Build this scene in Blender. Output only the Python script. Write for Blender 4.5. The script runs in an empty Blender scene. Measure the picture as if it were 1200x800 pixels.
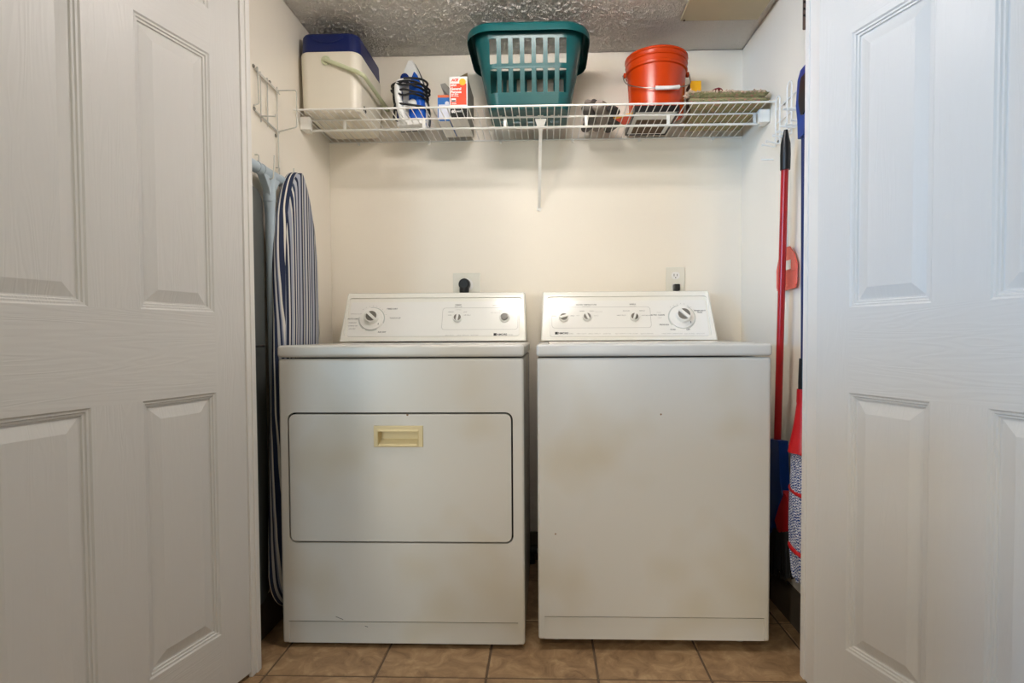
import bpy, bmesh, math, random
from mathutils import Vector, Matrix, noise
random.seed(7)
S = bpy.context.scene
COL = S.collection
R = math.radians

# ------------------------------------------------------------------ camera
cam_d = bpy.data.cameras.new('camera')
cam = bpy.data.objects.new('camera', cam_d)
COL.objects.link(cam)
S.camera = cam
F_PX = 651.58
cam_d.sensor_width = 36.0
cam_d.lens = F_PX * 36.0 / 1200.0
cam_d.shift_x = (600 - 620.28) / 1200.0
cam_d.shift_y = (410.92 - 400) / 1200.0
cam_d.clip_start = 0.02
pitch, yaw, roll = R(-1.6267), R(1.6353), R(-0.2949)
fw = Vector((-math.sin(yaw) * math.cos(pitch), math.cos(yaw) * math.cos(pitch), math.sin(pitch)))
rt = Vector((math.cos(yaw), math.sin(yaw), 0))
up = rt.cross(fw)
rt2 = rt * math.cos(roll) + up * math.sin(roll)
up2 = -rt * math.sin(roll) + up * math.cos(roll)
mw = Matrix((rt2, up2, -fw)).transposed().to_4x4()
mw.translation = Vector((0.8941, -2.3147, 0.9412))
cam.matrix_world = mw

# ------------------------------------------------------------------ world, lamps, exposure
wd = bpy.data.worlds.new('world')
S.world = wd
wd.use_nodes = True
bg = wd.node_tree.nodes['Background']
bg.inputs[0].default_value = (0.75, 0.85, 1.0, 1)
bg.inputs[1].default_value = 0.15


def area(name, loc, rot, sx, sy, power, col):
    l = bpy.data.lights.new(name, 'AREA')
    l.shape = 'RECTANGLE'
    l.size, l.size_y = sx, sy
    l.energy = power
    l.color = col
    o = bpy.data.objects.new(name, l)
    COL.objects.link(o)
    o.location = loc
    o.rotation_euler = rot
    return o


# far windows, a lamp and an added fill light in the hall (the dome light over the closet door is built with its fixture below)
area('window_light_corner', (-6.6, -7.9, 1.45), (R(90), 0, R(-40)), 2.0, 0.9, 780, (0.16, 0.50, 1.0))
area('window_light_south', (-2.05, -7.95, 1.0), (R(90), 0, 0), 0.55, 2.0, 60, (0.5, 0.8, 1.0))
area('window_light_south_narrow', (1.55, -7.95, 1.2), (R(90), 0, 0), 0.45, 2.0, 52, (1.0, 0.92, 0.74))
area('hall_lamp_left', (-2.3, -5.5, 1.8), (R(90), 0, R(-25)), 0.4, 0.4, 56, (1.0, 0.95, 0.85))
area('hall_fill_light', (0.5, -3.0, 2.08), (0, 0, 0), 0.6, 0.2, 15, (1.0, 0.93, 0.80))  # unseen fill light, added to lift the dark machine fronts

S.view_settings.view_transform = 'Standard'
S.view_settings.look = 'None'
S.view_settings.gamma = 1.0
S.view_settings.use_curve_mapping = False
S.view_settings.exposure = 0.0

# ------------------------------------------------------------------ materials


def lin(h):
    h = h.lstrip('#')
    o = []
    for i in (0, 2, 4):
        c = int(h[i:i + 2], 16) / 255
        o.append(c / 12.92 if c <= 0.04045 else ((c + 0.055) / 1.055) ** 2.4)
    return (*o, 1)


def newmat(name):
    m = bpy.data.materials.new(name)
    m.use_nodes = True
    nt = m.node_tree
    return m, nt, nt.nodes['Principled BSDF']


def N(nt, t, **kw):
    n = nt.nodes.new(t)
    for k, v in kw.items():
        setattr(n, k, v)
    return n


def pmat(name, col, rough=0.5, metal=0.0, var=0.06, scale=12.0, bump=0.0, bscale=60.0,
         spec=0.5, coat=0.0, stretch=None, trans=0.0, alpha=1.0):
    """plain procedural material: colour with noise variation and fine relief"""
    m, nt, b = newmat(name)
    tc = N(nt, 'ShaderNodeTexCoord')
    src = tc.outputs['Object']
    if stretch:
        mp = N(nt, 'ShaderNodeMapping')
        mp.inputs['Scale'].default_value = stretch
        nt.links.new(src, mp.inputs[0])
        src = mp.outputs[0]
    c = lin(col)
    nz = N(nt, 'ShaderNodeTexNoise')
    nz.inputs['Scale'].default_value = scale
    nz.inputs['Detail'].default_value = 4
    nt.links.new(src, nz.inputs['Vector'])
    rp = N(nt, 'ShaderNodeValToRGB')
    rp.color_ramp.elements[0].position = 0.3
    rp.color_ramp.elements[1].position = 0.7
    rp.color_ramp.elements[0].color = (*[x * (1 - var) for x in c[:3]], 1)
    rp.color_ramp.elements[1].color = (*[min(1, x * (1 + var)) for x in c[:3]], 1)
    nt.links.new(nz.outputs[0], rp.inputs[0])
    nt.links.new(rp.outputs[0], b.inputs['Base Color'])
    b.inputs['Roughness'].default_value = rough
    b.inputs['Metallic'].default_value = metal
    b.inputs['Specular IOR Level'].default_value = spec
    b.inputs['Coat Weight'].default_value = coat
    b.inputs['Transmission Weight'].default_value = trans
    b.inputs['Alpha'].default_value = alpha
    if bump:
        n2 = N(nt, 'ShaderNodeTexNoise')
        n2.inputs['Scale'].default_value = bscale
        n2.inputs['Detail'].default_value = 3
        nt.links.new(src, n2.inputs['Vector'])
        bp = N(nt, 'ShaderNodeBump')
        bp.inputs['Strength'].default_value = bump
        bp.inputs['Distance'].default_value = 0.004
        nt.links.new(n2.outputs[0], bp.inputs['Height'])
        nt.links.new(bp.outputs[0], b.inputs['Normal'])
    return m


def grain_mat(name, col, axis):
    """white moulded door skin with embossed wood grain along local x or z"""
    m, nt, b = newmat(name)
    tc = N(nt, 'ShaderNodeTexCoord')
    mp = N(nt, 'ShaderNodeMapping')
    mp.inputs['Scale'].default_value = (2.2, 1, 26) if axis == 'x' else (26, 1, 2.2)
    nt.links.new(tc.outputs['Object'], mp.inputs[0])
    nz = N(nt, 'ShaderNodeTexNoise')
    nz.inputs['Scale'].default_value = 1.0
    nz.inputs['Detail'].default_value = 2.0
    nz.inputs['Distortion'].default_value = 0.6
    nt.links.new(mp.outputs[0], nz.inputs['Vector'])
    mul = N(nt, 'ShaderNodeMath', operation='MULTIPLY')
    mul.inputs[1].default_value = 9.0
    nt.links.new(nz.outputs[0], mul.inputs[0])
    fr = N(nt, 'ShaderNodeMath', operation='PINGPONG')
    fr.inputs[1].default_value = 0.5
    nt.links.new(mul.outputs[0], fr.inputs[0])
    bp = N(nt, 'ShaderNodeBump')
    bp.inputs['Strength'].default_value = 0.30
    bp.inputs['Distance'].default_value = 0.0014
    nt.links.new(fr.outputs[0], bp.inputs['Height'])
    nt.links.new(bp.outputs[0], b.inputs['Normal'])
    b.inputs['Base Color'].default_value = lin(col)
    b.inputs['Roughness'].default_value = 0.42
    return m


M = {}
M['wall'] = pmat('wall_paint', '#F3EBDC', 0.32, var=0.015, scale=3, bump=0.05, bscale=120, spec=0.5)
M['hall'] = pmat('hall_paint', '#A89C8A', 0.6, var=0.02, scale=3)
M['trim'] = pmat('trim_paint', '#E9E6E0', 0.38, var=0.015, scale=5)
M['door_x'] = grain_mat('door_grain_across', '#D9D7D2', 'x')
M['door_z'] = grain_mat('door_grain_upright', '#D9D7D2', 'z')
M['shelf'] = pmat('shelf_white_coating', '#EFEDE6', 0.35, var=0.02)
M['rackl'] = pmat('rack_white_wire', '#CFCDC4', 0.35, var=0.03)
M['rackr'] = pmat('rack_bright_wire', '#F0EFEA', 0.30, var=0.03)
M['console'] = pmat('console_enamel', '#F2F0E6', 0.22, var=0.01, spec=0.5)
M['face'] = pmat('console_faceplate', '#F3F2EC', 0.14, var=0.008, spec=0.55)
M['knob'] = pmat('knob_white', '#F1F0EA', 0.3, var=0.01)
M['knobgrey'] = pmat('knob_grey', '#77736A', 0.4, var=0.05)
M['dialgrey'] = pmat('dial_grey', '#C9CCC6', 0.4, var=0.03)
M['print'] = pmat('print_grey', '#6C6C69', 0.6, var=0.05)
M['printl'] = pmat('print_pale', '#B2B1AB', 0.6, var=0.05)
M['printb'] = pmat('print_black', '#161616', 0.5, var=0.05)
M['cream'] = pmat('handle_cream', '#DCCCA0', 0.4, var=0.03)
M['dark'] = pmat('dark_gap', '#15140F', 0.8, var=0.1)
M['black'] = pmat('black_plastic', '#0E0F12', 0.35, var=0.1)
M['rubber'] = pmat('black_rubber', '#141416', 0.55, var=0.1)
M['plate'] = pmat('outlet_ivory', '#E6E3D6', 0.35, var=0.01)
M['cooler'] = pmat('cooler_white', '#E6DFCE', 0.38, var=0.02, scale=5)
M['coolerlid'] = pmat('cooler_blue', '#041A58', 0.42, var=0.05)
M['coolerhandle'] = pmat('cooler_handle', '#C9CDA9', 0.4, var=0.03)
M['teal'] = pmat('teal_plastic', '#034C4E', 0.30, var=0.05)
M['bucket'] = pmat('orange_plastic', '#C63C06', 0.26, var=0.05)
M['steel'] = pmat('steel_wire', '#8C857A', 0.35, metal=0.8, var=0.1)
M['white'] = pmat('white_plastic', '#EDECE8', 0.32, var=0.02)
M['ironblue'] = pmat('iron_blue', '#1A55B8', 0.25, var=0.06)
M['irondark'] = pmat('iron_navy', '#122A6E', 0.25, var=0.06)
M['sole'] = pmat('soleplate', '#55585C', 0.3, metal=0.8, var=0.05)
M['card'] = pmat('card_grey', '#8F8C84', 0.7, var=0.06)
M['cardin'] = pmat('card_inside', '#6A5B3C', 0.8, var=0.08)
M['paper'] = pmat('paper_white', '#ECEAE6', 0.6, var=0.02)
M['ored'] = pmat('card_orange_red', '#E8481E', 0.5, var=0.03)
M['ylw'] = pmat('print_yellow', '#F2B81E', 0.5, var=0.03)
M['bluecard'] = pmat('card_blue', '#1F66AE', 0.55, var=0.04)
M['orcard'] = pmat('card_orange', '#D8683A', 0.55, var=0.04)
M['lblue'] = pmat('card_pale', '#D9DCE6', 0.55, var=0.05)
M['ybox'] = pmat('box_yellow', '#F0AE10', 0.5, var=0.03)
M['brown'] = pmat('brown_card', '#5C4630', 0.7, var=0.08)
M['umber'] = pmat('bronze_metal', '#6B564A', 0.45, metal=0.3, var=0.08)
M['redpole'] = pmat('red_enamel', '#B01016', 0.28, var=0.06)
M['redplastic'] = pmat('red_plastic', '#C8141C', 0.35, var=0.06)
M['bluepole'] = pmat('blue_enamel', '#081F55', 0.3, var=0.06)
M['blueplastic'] = pmat('blue_plastic', '#0A3A88', 0.32, var=0.06)
M['bristle'] = pmat('black_bristles', '#0B0B0C', 0.6, var=0.2)
M['swatter'] = pmat('swatter_red', '#E8614E', 0.4, var=0.04)
M['lbleg'] = pmat('pale_blue_metal', '#B7C6CF', 0.35, var=0.03)
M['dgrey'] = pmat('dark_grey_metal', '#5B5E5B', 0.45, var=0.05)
M['grout'] = pmat('grout', '#6E5B49', 0.9, var=0.1, scale=40)
M['darkbase'] = pmat('baseboard_dark', '#5A5044', 0.6, var=0.1)  # baseboards coloured dark to match the dark gaps beside the machines
M['foot'] = pmat('foot_grey', '#8A857A', 0.5, var=0.05)
M['pipe'] = pmat('pipe_grey', '#9A968C', 0.4, metal=0.5, var=0.1)


def enamel():
    """white appliance enamel with faint yellow smudges and specks of rust"""
    m, nt, b = newmat('appliance_enamel')
    tc = N(nt, 'ShaderNodeTexCoord')
    nz = N(nt, 'ShaderNodeTexNoise')
    nz.inputs['Scale'].default_value = 3.2
    nz.inputs['Detail'].default_value = 2
    nt.links.new(tc.outputs['Object'], nz.inputs['Vector'])
    rp = N(nt, 'ShaderNodeValToRGB')
    rp.color_ramp.elements[0].position = 0.50
    rp.color_ramp.elements[1].position = 0.78
    rp.color_ramp.elements[0].color = lin('#DCDAD4')
    rp.color_ramp.elements[1].color = lin('#D2C9B4')
    nt.links.new(nz.outputs[0], rp.inputs[0])
    vo = N(nt, 'ShaderNodeTexVoronoi')
    vo.inputs['Scale'].default_value = 6.5
    nt.links.new(tc.outputs['Object'], vo.inputs['Vector'])
    lt = N(nt, 'ShaderNodeMath', operation='LESS_THAN')
    lt.inputs[1].default_value = 0.022
    nt.links.new(vo.outputs['Distance'], lt.inputs[0])
    mx = N(nt, 'ShaderNodeMixRGB')
    mx.inputs[2].default_value = lin('#8A6A48')
    nt.links.new(lt.outputs[0], mx.inputs[0])
    nt.links.new(rp.outputs[0], mx.inputs[1])
    nt.links.new(mx.outputs[0], b.inputs['Base Color'])
    b.inputs['Roughness'].default_value = 0.24
    return m


M['enamel'] = enamel()


def ceiling_mat():
    m, nt, b = newmat('knockdown_ceiling')
    tc = N(nt, 'ShaderNodeTexCoord')
    v = N(nt, 'ShaderNodeTexNoise')
    v.inputs['Scale'].default_value = 220
    v.inputs['Detail'].default_value = 2.5
    v.inputs['Roughness'].default_value = 0.55
    nt.links.new(tc.outputs['Object'], v.inputs['Vector'])
    rp = N(nt, 'ShaderNodeValToRGB')
    rp.color_ramp.elements[0].position = 0.44
    rp.color_ramp.elements[1].position = 0.62
    nt.links.new(v.outputs[0], rp.inputs[0])
    bp = N(nt, 'ShaderNodeBump')
    bp.inputs['Strength'].default_value = 1.0
    bp.inputs['Distance'].default_value = 0.003
    nt.links.new(rp.outputs[0], bp.inputs['Height'])
    nt.links.new(bp.outputs[0], b.inputs['Normal'])
    b.inputs['Base Color'].default_value = lin('#FBF5EC')
    b.inputs['Roughness'].default_value = 0.4
    b.inputs['Specular IOR Level'].default_value = 0.6
    return m


M['ceil'] = ceiling_mat()


def tile_mat():
    m, nt, b = newmat('stone_tile')
    tc = N(nt, 'ShaderNodeTexCoord')
    oi = N(nt, 'ShaderNodeObjectInfo')
    ad = N(nt, 'ShaderNodeVectorMath', operation='ADD')
    sc = N(nt, 'ShaderNodeVectorMath', operation='SCALE')
    sc.inputs['Scale'].default_value = 9.0
    cb = N(nt, 'ShaderNodeCombineXYZ')
    nt.links.new(oi.outputs['Random'], cb.inputs[0])
    nt.links.new(oi.outputs['Random'], cb.inputs[1])
    nt.links.new(cb.outputs[0], sc.inputs[0])
    nt.links.new(tc.outputs['Object'], ad.inputs[0])
    nt.links.new(sc.outputs[0], ad.inputs[1])
    n1 = N(nt, 'ShaderNodeTexNoise')
    n1.inputs['Scale'].default_value = 14
    n1.inputs['Detail'].default_value = 8
    n1.inputs['Roughness'].default_value = 0.65
    n1.inputs['Distortion'].default_value = 1.2
    nt.links.new(ad.outputs[0], n1.inputs['Vector'])
    rp = N(nt, 'ShaderNodeValToRGB')
    e = rp.color_ramp.elements
    e[0].position, e[0].color = 0.30, lin('#84684B')
    e[1].position, e[1].color = 0.72, lin('#C4A67F')
    k = e.new(0.5)
    k.color = lin('#A58561')
    nt.links.new(n1.outputs[0], rp.inputs[0])
    nt.links.new(rp.outputs[0], b.inputs['Base Color'])
    bp = N(nt, 'ShaderNodeBump')
    bp.inputs['Strength'].default_value = 0.35
    bp.inputs['Distance'].default_value = 0.003
    nt.links.new(n1.outputs[0], bp.inputs['Height'])
    nt.links.new(bp.outputs[0], b.inputs['Normal'])
    b.inputs['Roughness'].default_value = 0.5
    return m


M['tile'] = tile_mat()


def stripes(name, cols, rough=0.85):
    """woven cloth, constant colour bands across UV u (one repeat per unit)"""
    m, nt, b = newmat(name)
    uv = N(nt, 'ShaderNodeUVMap')
    sp = N(nt, 'ShaderNodeSeparateXYZ')
    nt.links.new(uv.outputs[0], sp.inputs[0])
    fr = N(nt, 'ShaderNodeMath', operation='FRACT')
    nt.links.new(sp.outputs[0], fr.inputs[0])
    rp = N(nt, 'ShaderNodeValToRGB')
    rp.color_ramp.interpolation = 'CONSTANT'
    els = rp.color_ramp.elements
    els[0].position, els[0].color = 0, lin(cols[0][1])
    els[1].position, els[1].color = cols[1][0], lin(cols[1][1])
    for p, c in cols[2:]:
        k = els.new(p)
        k.color = lin(c)
    nt.links.new(fr.outputs[0], rp.inputs[0])
    nt.links.new(rp.outputs[0], b.inputs['Base Color'])
    b.inputs['Roughness'].default_value = rough
    tc = N(nt, 'ShaderNodeTexCoord')
    nz = N(nt, 'ShaderNodeTexNoise')
    nz.inputs['Scale'].default_value = 400
    nt.links.new(tc.outputs['Object'], nz.inputs['Vector'])
    bp = N(nt, 'ShaderNodeBump')
    bp.inputs['Strength'].default_value = 0.2
    bp.inputs['Distance'].default_value = 0.001
    nt.links.new(nz.outputs[0], bp.inputs['Height'])
    nt.links.new(bp.outputs[0], b.inputs['Normal'])
    return m


M['stripe'] = stripes('striped_cotton', [
    (0, '#A3A7B4'), (0.16, '#1A2540'), (0.27, '#D9D8D0'), (0.33, '#1A2540'), (0.40, '#9EA2B0'), (0.52, '#D2D0C8'),
    (0.58, '#222E4C'), (0.68, '#D6D4CE'), (0.74, '#39455F'), (0.82, '#B4B6BE'), (0.92, '#1A2540')])
M['stripew'] = stripes('striped_cotton_edge', [
    (0, '#B6B4B2'), (0.14, '#1E2A47'), (0.38, '#E0DBCE'), (0.48, '#1E2A47'), (0.74, '#D5D1C8'), (0.84, '#8D92A2'), (0.90, '#1E2A47')])


def yarn_mat():
    m, nt, b = newmat('mop_yarn')
    uv = N(nt, 'ShaderNodeTexCoord')
    n = N(nt, 'ShaderNodeTexWave', wave_type='BANDS', bands_direction='DIAGONAL')
    n.inputs['Scale'].default_value = 75
    n.inputs['Distortion'].default_value = 6.0
    n.inputs['Detail Scale'].default_value = 4.0
    nt.links.new(uv.outputs['Object'], n.inputs['Vector'])
    rp = N(nt, 'ShaderNodeValToRGB')
    rp.color_ramp.interpolation = 'CONSTANT'
    e = rp.color_ramp.elements
    e[0].position, e[0].color = 0, lin('#1D3F86')
    e[1].position, e[1].color = 0.55, lin('#E6EAF0')
    nt.links.new(n.outputs[1], rp.inputs[0])
    nt.links.new(rp.outputs[0], b.inputs['Base Color'])
    b.inputs['Roughness'].default_value = 0.9
    return m


M['yarn'] = yarn_mat()


def weave(name, c1, c2, c3, scale):
    m, nt, b = newmat(name)
    tc = N(nt, 'ShaderNodeTexCoord')
    v = N(nt, 'ShaderNodeTexVoronoi')
    v.inputs['Scale'].default_value = scale
    nt.links.new(tc.outputs['Object'], v.inputs['Vector'])
    sp = N(nt, 'ShaderNodeSeparateColor')
    nt.links.new(v.outputs['Color'], sp.inputs[0])
    rp = N(nt, 'ShaderNodeValToRGB')
    e = rp.color_ramp.elements
    e[0].position, e[0].color = 0.0, lin(c1)
    e[1].position, e[1].color = 0.75, lin(c2)
    k = e.new(0.92)
    k.color = lin(c3)
    nt.links.new(sp.outputs[0], rp.inputs[0])
    nt.links.new(rp.outputs[0], b.inputs['Base Color'])
    bp = N(nt, 'ShaderNodeBump')
    bp.inputs['Strength'].default_value = 0.8
    bp.inputs['Distance'].default_value = 0.004
    nt.links.new(v.outputs['Distance'], bp.inputs['Height'])
    nt.links.new(bp.outputs[0], b.inputs['Normal'])
    b.inputs['Roughness'].default_value = 0.95
    return m


M['rug'] = weave('olive_weave', '#8C875C', '#A39A6E', '#B98A72', 160)
M['fringe'] = pmat('fringe_cotton', '#CDB399', 0.9, var=0.25, scale=60)
M['bundle'] = pmat('bundle_cloth', '#8A7F76', 0.6, var=0.55, scale=26)
M['maroon'] = pmat('maroon_cloth', '#7A1420', 0.8, var=0.1)

# ------------------------------------------------------------------ mesh helpers


class MB:
    def __init__(s):
        s.v, s.f, s.m, s.uv = [], [], [], {}

    def add(s, vs, fs, mi=0):
        b = len(s.v)
        s.v += [Vector(p) for p in vs]
        s.f += [[b + i for i in f] for f in fs]
        s.m += [mi] * len(fs)
        return b

    def bm(s, bm, mi=0):
        bm.verts.index_update()
        s.add([v.co.copy() for v in bm.verts], [[v.index for v in f.verts] for f in bm.faces], mi)
        bm.free()

    def box(s, x0, x1, y0, y1, z0, z1, bev=0.0, mi=0, seg=2, X=None):
        bm = bmesh.new()
        bmesh.ops.create_cube(bm, size=1)
        for v in bm.verts:
            v.co = Vector((x0 + (v.co.x + .5) * (x1 - x0), y0 + (v.co.y + .5) * (y1 - y0), z0 + (v.co.z + .5) * (z1 - z0)))
        if bev > 0:
            bev = min(bev, .49 * min(x1 - x0, y1 - y0, z1 - z0))
            bmesh.ops.bevel(bm, geom=bm.edges[:], offset=bev, segments=seg, affect='EDGES', profile=0.5)
        if X is not None:
            bm.transform(X)
        s.bm(bm, mi)
        return s

    def prism(s, poly, frame, h0, h1, bev=0.0, mi=0, seg=2):
        """poly of 2D points in frame (o, ex, ey, en), extruded along en from h0 to h1"""
        o, ex, ey, en = [Vector(q) for q in frame]
        bm = bmesh.new()
        lo = [bm.verts.new(o + ex * a + ey * b + en * h0) for a, b in poly]
        hi = [bm.verts.new(o + ex * a + ey * b + en * h1) for a, b in poly]
        n = len(poly)
        bm.faces.new(lo[::-1])
        bm.faces.new(hi)
        for i in range(n):
            bm.faces.new((lo[i], lo[(i + 1) % n], hi[(i + 1) % n], hi[i]))
        bmesh.ops.recalc_face_normals(bm, faces=bm.faces[:])
        if bev > 0:
            cap = [e for e in bm.edges if any(len(f.verts) == n and n > 4 for f in e.link_faces)] if n > 8 else bm.edges[:]
            bmesh.ops.bevel(bm, geom=cap, offset=bev, segments=seg, affect='EDGES', profile=0.5)
        s.bm(bm, mi)
        return s

    def tube(s, path, r, n=8, closed=False, mi=0):
        P = [Vector(p) for p in path]
        rr = r if isinstance(r, (list, tuple)) else [r] * len(P)
        k = len(P)
        T = []
        for i in range(k):
            a = P[(i - 1) % k] if (closed or i > 0) else P[i]
            c = P[(i + 1) % k] if (closed or i < k - 1) else P[i]
            t = (c - a)
            T.append(t.normalized() if t.length > 1e-9 else Vector((0, 0, 1)))
        ref = Vector((0, 0, 1)) if abs(T[0].z) < .9 else Vector((1, 0, 0))
        u = T[0].cross(ref).normalized()
        vs, fs = [], []
        for i in range(k):
            u = (u - T[i] * u.dot(T[i])).normalized()
            w = T[i].cross(u)
            for j in range(n):
                a = 2 * math.pi * j / n
                vs.append(P[i] + (u * math.cos(a) + w * math.sin(a)) * rr[i])
        for i in range(k if closed else k - 1):
            for j in range(n):
                a, b = i * n + j, i * n + (j + 1) % n
                c, d = ((i + 1) % k) * n + (j + 1) % n, ((i + 1) % k) * n + j
                fs.append((a, b, c, d))
        if not closed:
            fs.append(tuple(range(n))[::-1])
            fs.append(tuple((k - 1) * n + j for j in range(n)))
        s.add(vs, fs, mi)
        return s

    def lathe(s, prof, frame, n=32, mi=0, cap0=True, cap1=True):
        """profile (r, h) around en of frame"""
        o, ex, ey, en = [Vector(q) for q in frame]
        vs, fs = [], []
        for r, h in prof:
            for j in range(n):
                a = 2 * math.pi * j / n
                vs.append(o + (ex * math.cos(a) + ey * math.sin(a)) * r + en * h)
        for i in range(len(prof) - 1):
            for j in range(n):
                fs.append((i * n + j, i * n + (j + 1) % n, (i + 1) * n + (j + 1) % n, (i + 1) * n + j))
        if cap0:
            fs.append(tuple(range(n))[::-1])
        if cap1:
            fs.append(tuple((len(prof) - 1) * n + j for j in range(n)))
        s.add(vs, fs, mi)
        return s

    def loft(s, loops, mi=0, cap0=True, cap1=True, closed=True):
        n = len(loops[0])
        vs = [p for l in loops for p in l]
        fs = []
        for i in range(len(loops) - 1):
            for j in range(n if closed else n - 1):
                fs.append((i * n + j, i * n + (j + 1) % n, (i + 1) * n + (j + 1) % n, (i + 1) * n + j))
        if cap0:
            fs.append(tuple(range(n))[::-1])
        if cap1:
            fs.append(tuple((len(loops) - 1) * n + j for j in range(n)))
        s.add(vs, fs, mi)
        return s

    def build(s, name, mats, parent=None, ang=35, org=None, fix=True):
        """link as one mesh object; vertices are world coordinates, origin at the thing's base"""
        if not isinstance(mats, (list, tuple)):
            mats = [mats]
        o_ = org
        if o_ is None:
            o_ = parent['_org'] if parent is not None and '_org' in parent else (0, 0, 0)
        o_ = Vector(o_)
        me = bpy.data.meshes.new(name)
        me.from_pydata([tuple(p - o_) for p in s.v], [], s.f)
        for m in mats:
            me.materials.append(m)
        me.polygons.foreach_set('material_index', s.m)
        if fix:
            bm = bmesh.new()
            bm.from_mesh(me)
            bmesh.ops.recalc_face_normals(bm, faces=bm.faces[:])
            bm.to_mesh(me)
            bm.free()
        me.shade_smooth()
        me.set_sharp_from_angle(angle=R(ang))
        me.update()
        ob = bpy.data.objects.new(name, me)
        COL.objects.link(ob)
        if name != 'cutter' and len(s.v) < 9000:
            wn = ob.modifiers.new('weighted_normals', 'WEIGHTED_NORMAL')
            wn.keep_sharp = True
            wn.weight = 100
        if parent is not None:
            ob.parent = parent
            ob['_org'] = list(o_)
        else:
            ob.location = o_
            ob['_org'] = list(o_)
        return ob


def thing(name, label, cat, loc, group=None):
    o = bpy.data.objects.new(name, None)
    COL.objects.link(o)
    o.empty_display_size = 0.05
    o.location = loc
    o['_org'] = list(loc)
    o['label'], o['category'] = label, cat
    if group:
        o['group'] = group
    return o


def tag(o, label, cat, group=None):
    o['label'], o['category'] = label, cat
    if group:
        o['group'] = group
    return o


def structure(o):
    o['kind'] = 'structure'
    return o


def copy_part(o, dloc, parent=None):
    c = o.copy()
    COL.objects.link(c)
    c.location = o.location + Vector(dloc)
    if parent is not None:
        c.parent = parent
    return c


def cut(ob, *cutters):
    """boolean difference, applied"""
    for mb in cutters:
        org = Vector(ob['_org'])
        ob.modifiers.clear()
        c = mb.build('cutter', [M['dark']], None, org=(0, 0, 0))
        for v in c.data.vertices:
            v.co -= org
        c.data.materials.clear()
        c.parent = ob.parent
        md = ob.modifiers.new('b', 'BOOLEAN')
        md.operation, md.object, md.solver = 'DIFFERENCE', c, 'EXACT'
        dg = bpy.context.evaluated_depsgraph_get()
        dg.update()
        me = bpy.data.meshes.new_from_object(ob.evaluated_get(dg))
        ob.modifiers.clear()
        wn = ob.modifiers.new('weighted_normals', 'WEIGHTED_NORMAL')
        wn.keep_sharp = True
        wn.weight = 100
        old = ob.data
        ob.data = me
        me.name = ob.name
        bpy.data.meshes.remove(old)
        cm = c.data
        bpy.data.objects.remove(c)
        bpy.data.meshes.remove(cm)
        me.shade_smooth()
        me.set_sharp_from_angle(angle=R(35))
    return ob


def rrect(x0, x1, y0, y1, r, n=5):
    pts = []
    for cx, cy, a0 in ((x1 - r, y1 - r, 0), (x0 + r, y1 - r, 90), (x0 + r, y0 + r, 180), (x1 - r, y0 + r, 270)):
        for i in range(n + 1):
            a = R(a0 + 90 * i / n)
            pts.append((cx + r * math.cos(a), cy + r * math.sin(a)))
    return pts


def smooth_path(pts, k=8, closed=False):
    P = [Vector(p) for p in pts]
    n = len(P)
    out = []
    rng = n if closed else n - 1
    for i in range(rng):
        if closed:
            a, b, c, d = P[(i - 1) % n], P[i], P[(i + 1) % n], P[(i + 2) % n]
        else:
            a, b, c, d = P[max(i - 1, 0)], P[i], P[i + 1], P[min(i + 2, n - 1)]
        for j in range(k):
            t = j / k
            out.append(0.5 * ((2 * b) + (c - a) * t + (2 * a - 5 * b + 4 * c - d) * t * t + (3 * b - a - 3 * c + d) * t ** 3))
    if not closed:
        out.append(P[-1])
    return out


def fillet(pts, r, n=4):
    """polyline with rounded corners"""
    P = [Vector(p) for p in pts]
    out = [P[0]]
    for i in range(1, len(P) - 1):
        a, b, c = P[i - 1], P[i], P[i + 1]
        d1, d2 = (a - b), (c - b)
        q = min(r, d1.length * .49, d2.length * .49)
        s, e = b + d1.normalized() * q, b + d2.normalized() * q
        for j in range(n + 1):
            t = j / n
            out.append(s * (1 - t) ** 2 + b * 2 * t * (1 - t) + e * t * t)
    out.append(P[-1])
    return out


def letters(s, size, o, ex, ey, en, align='CENTER', off=0.0, ext=0.0003, shear=0.0):
    """flat print: text mesh laid on a surface; returns (verts, faces)"""
    cu = bpy.data.curves.new('t', 'FONT')
    cu.body = s
    cu.size = size
    cu.align_x = align
    cu.align_y = 'CENTER'
    cu.offset = off
    cu.shear = shear
    cu.resolution_u = 3
    t = bpy.data.objects.new('t', cu)
    COL.objects.link(t)
    dg = bpy.context.evaluated_depsgraph_get()
    dg.update()
    me = bpy.data.meshes.new_from_object(t.evaluated_get(dg))
    o, ex, ey, en = Vector(o), Vector(ex), Vector(ey), Vector(en)
    vs = [o + ex * v.co.x + ey * v.co.y + en * ext for v in me.vertices]
    fs = [list(p.vertices) for p in me.polygons]
    bpy.data.objects.remove(t)
    bpy.data.curves.remove(cu)
    bpy.data.meshes.remove(me)
    return vs, fs


# ------------------------------------------------------------------ the setting
W, H = 1.701, 2.094
LY = -0.92
YI, YO = -0.785, -0.822          # inner and outer face of the wall with the double door
OX0, OX1 = 0.083, 1.596          # door opening
HX0, HX1, HY, HH = -8.0, 3.2, -8.0, 2.094

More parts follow.
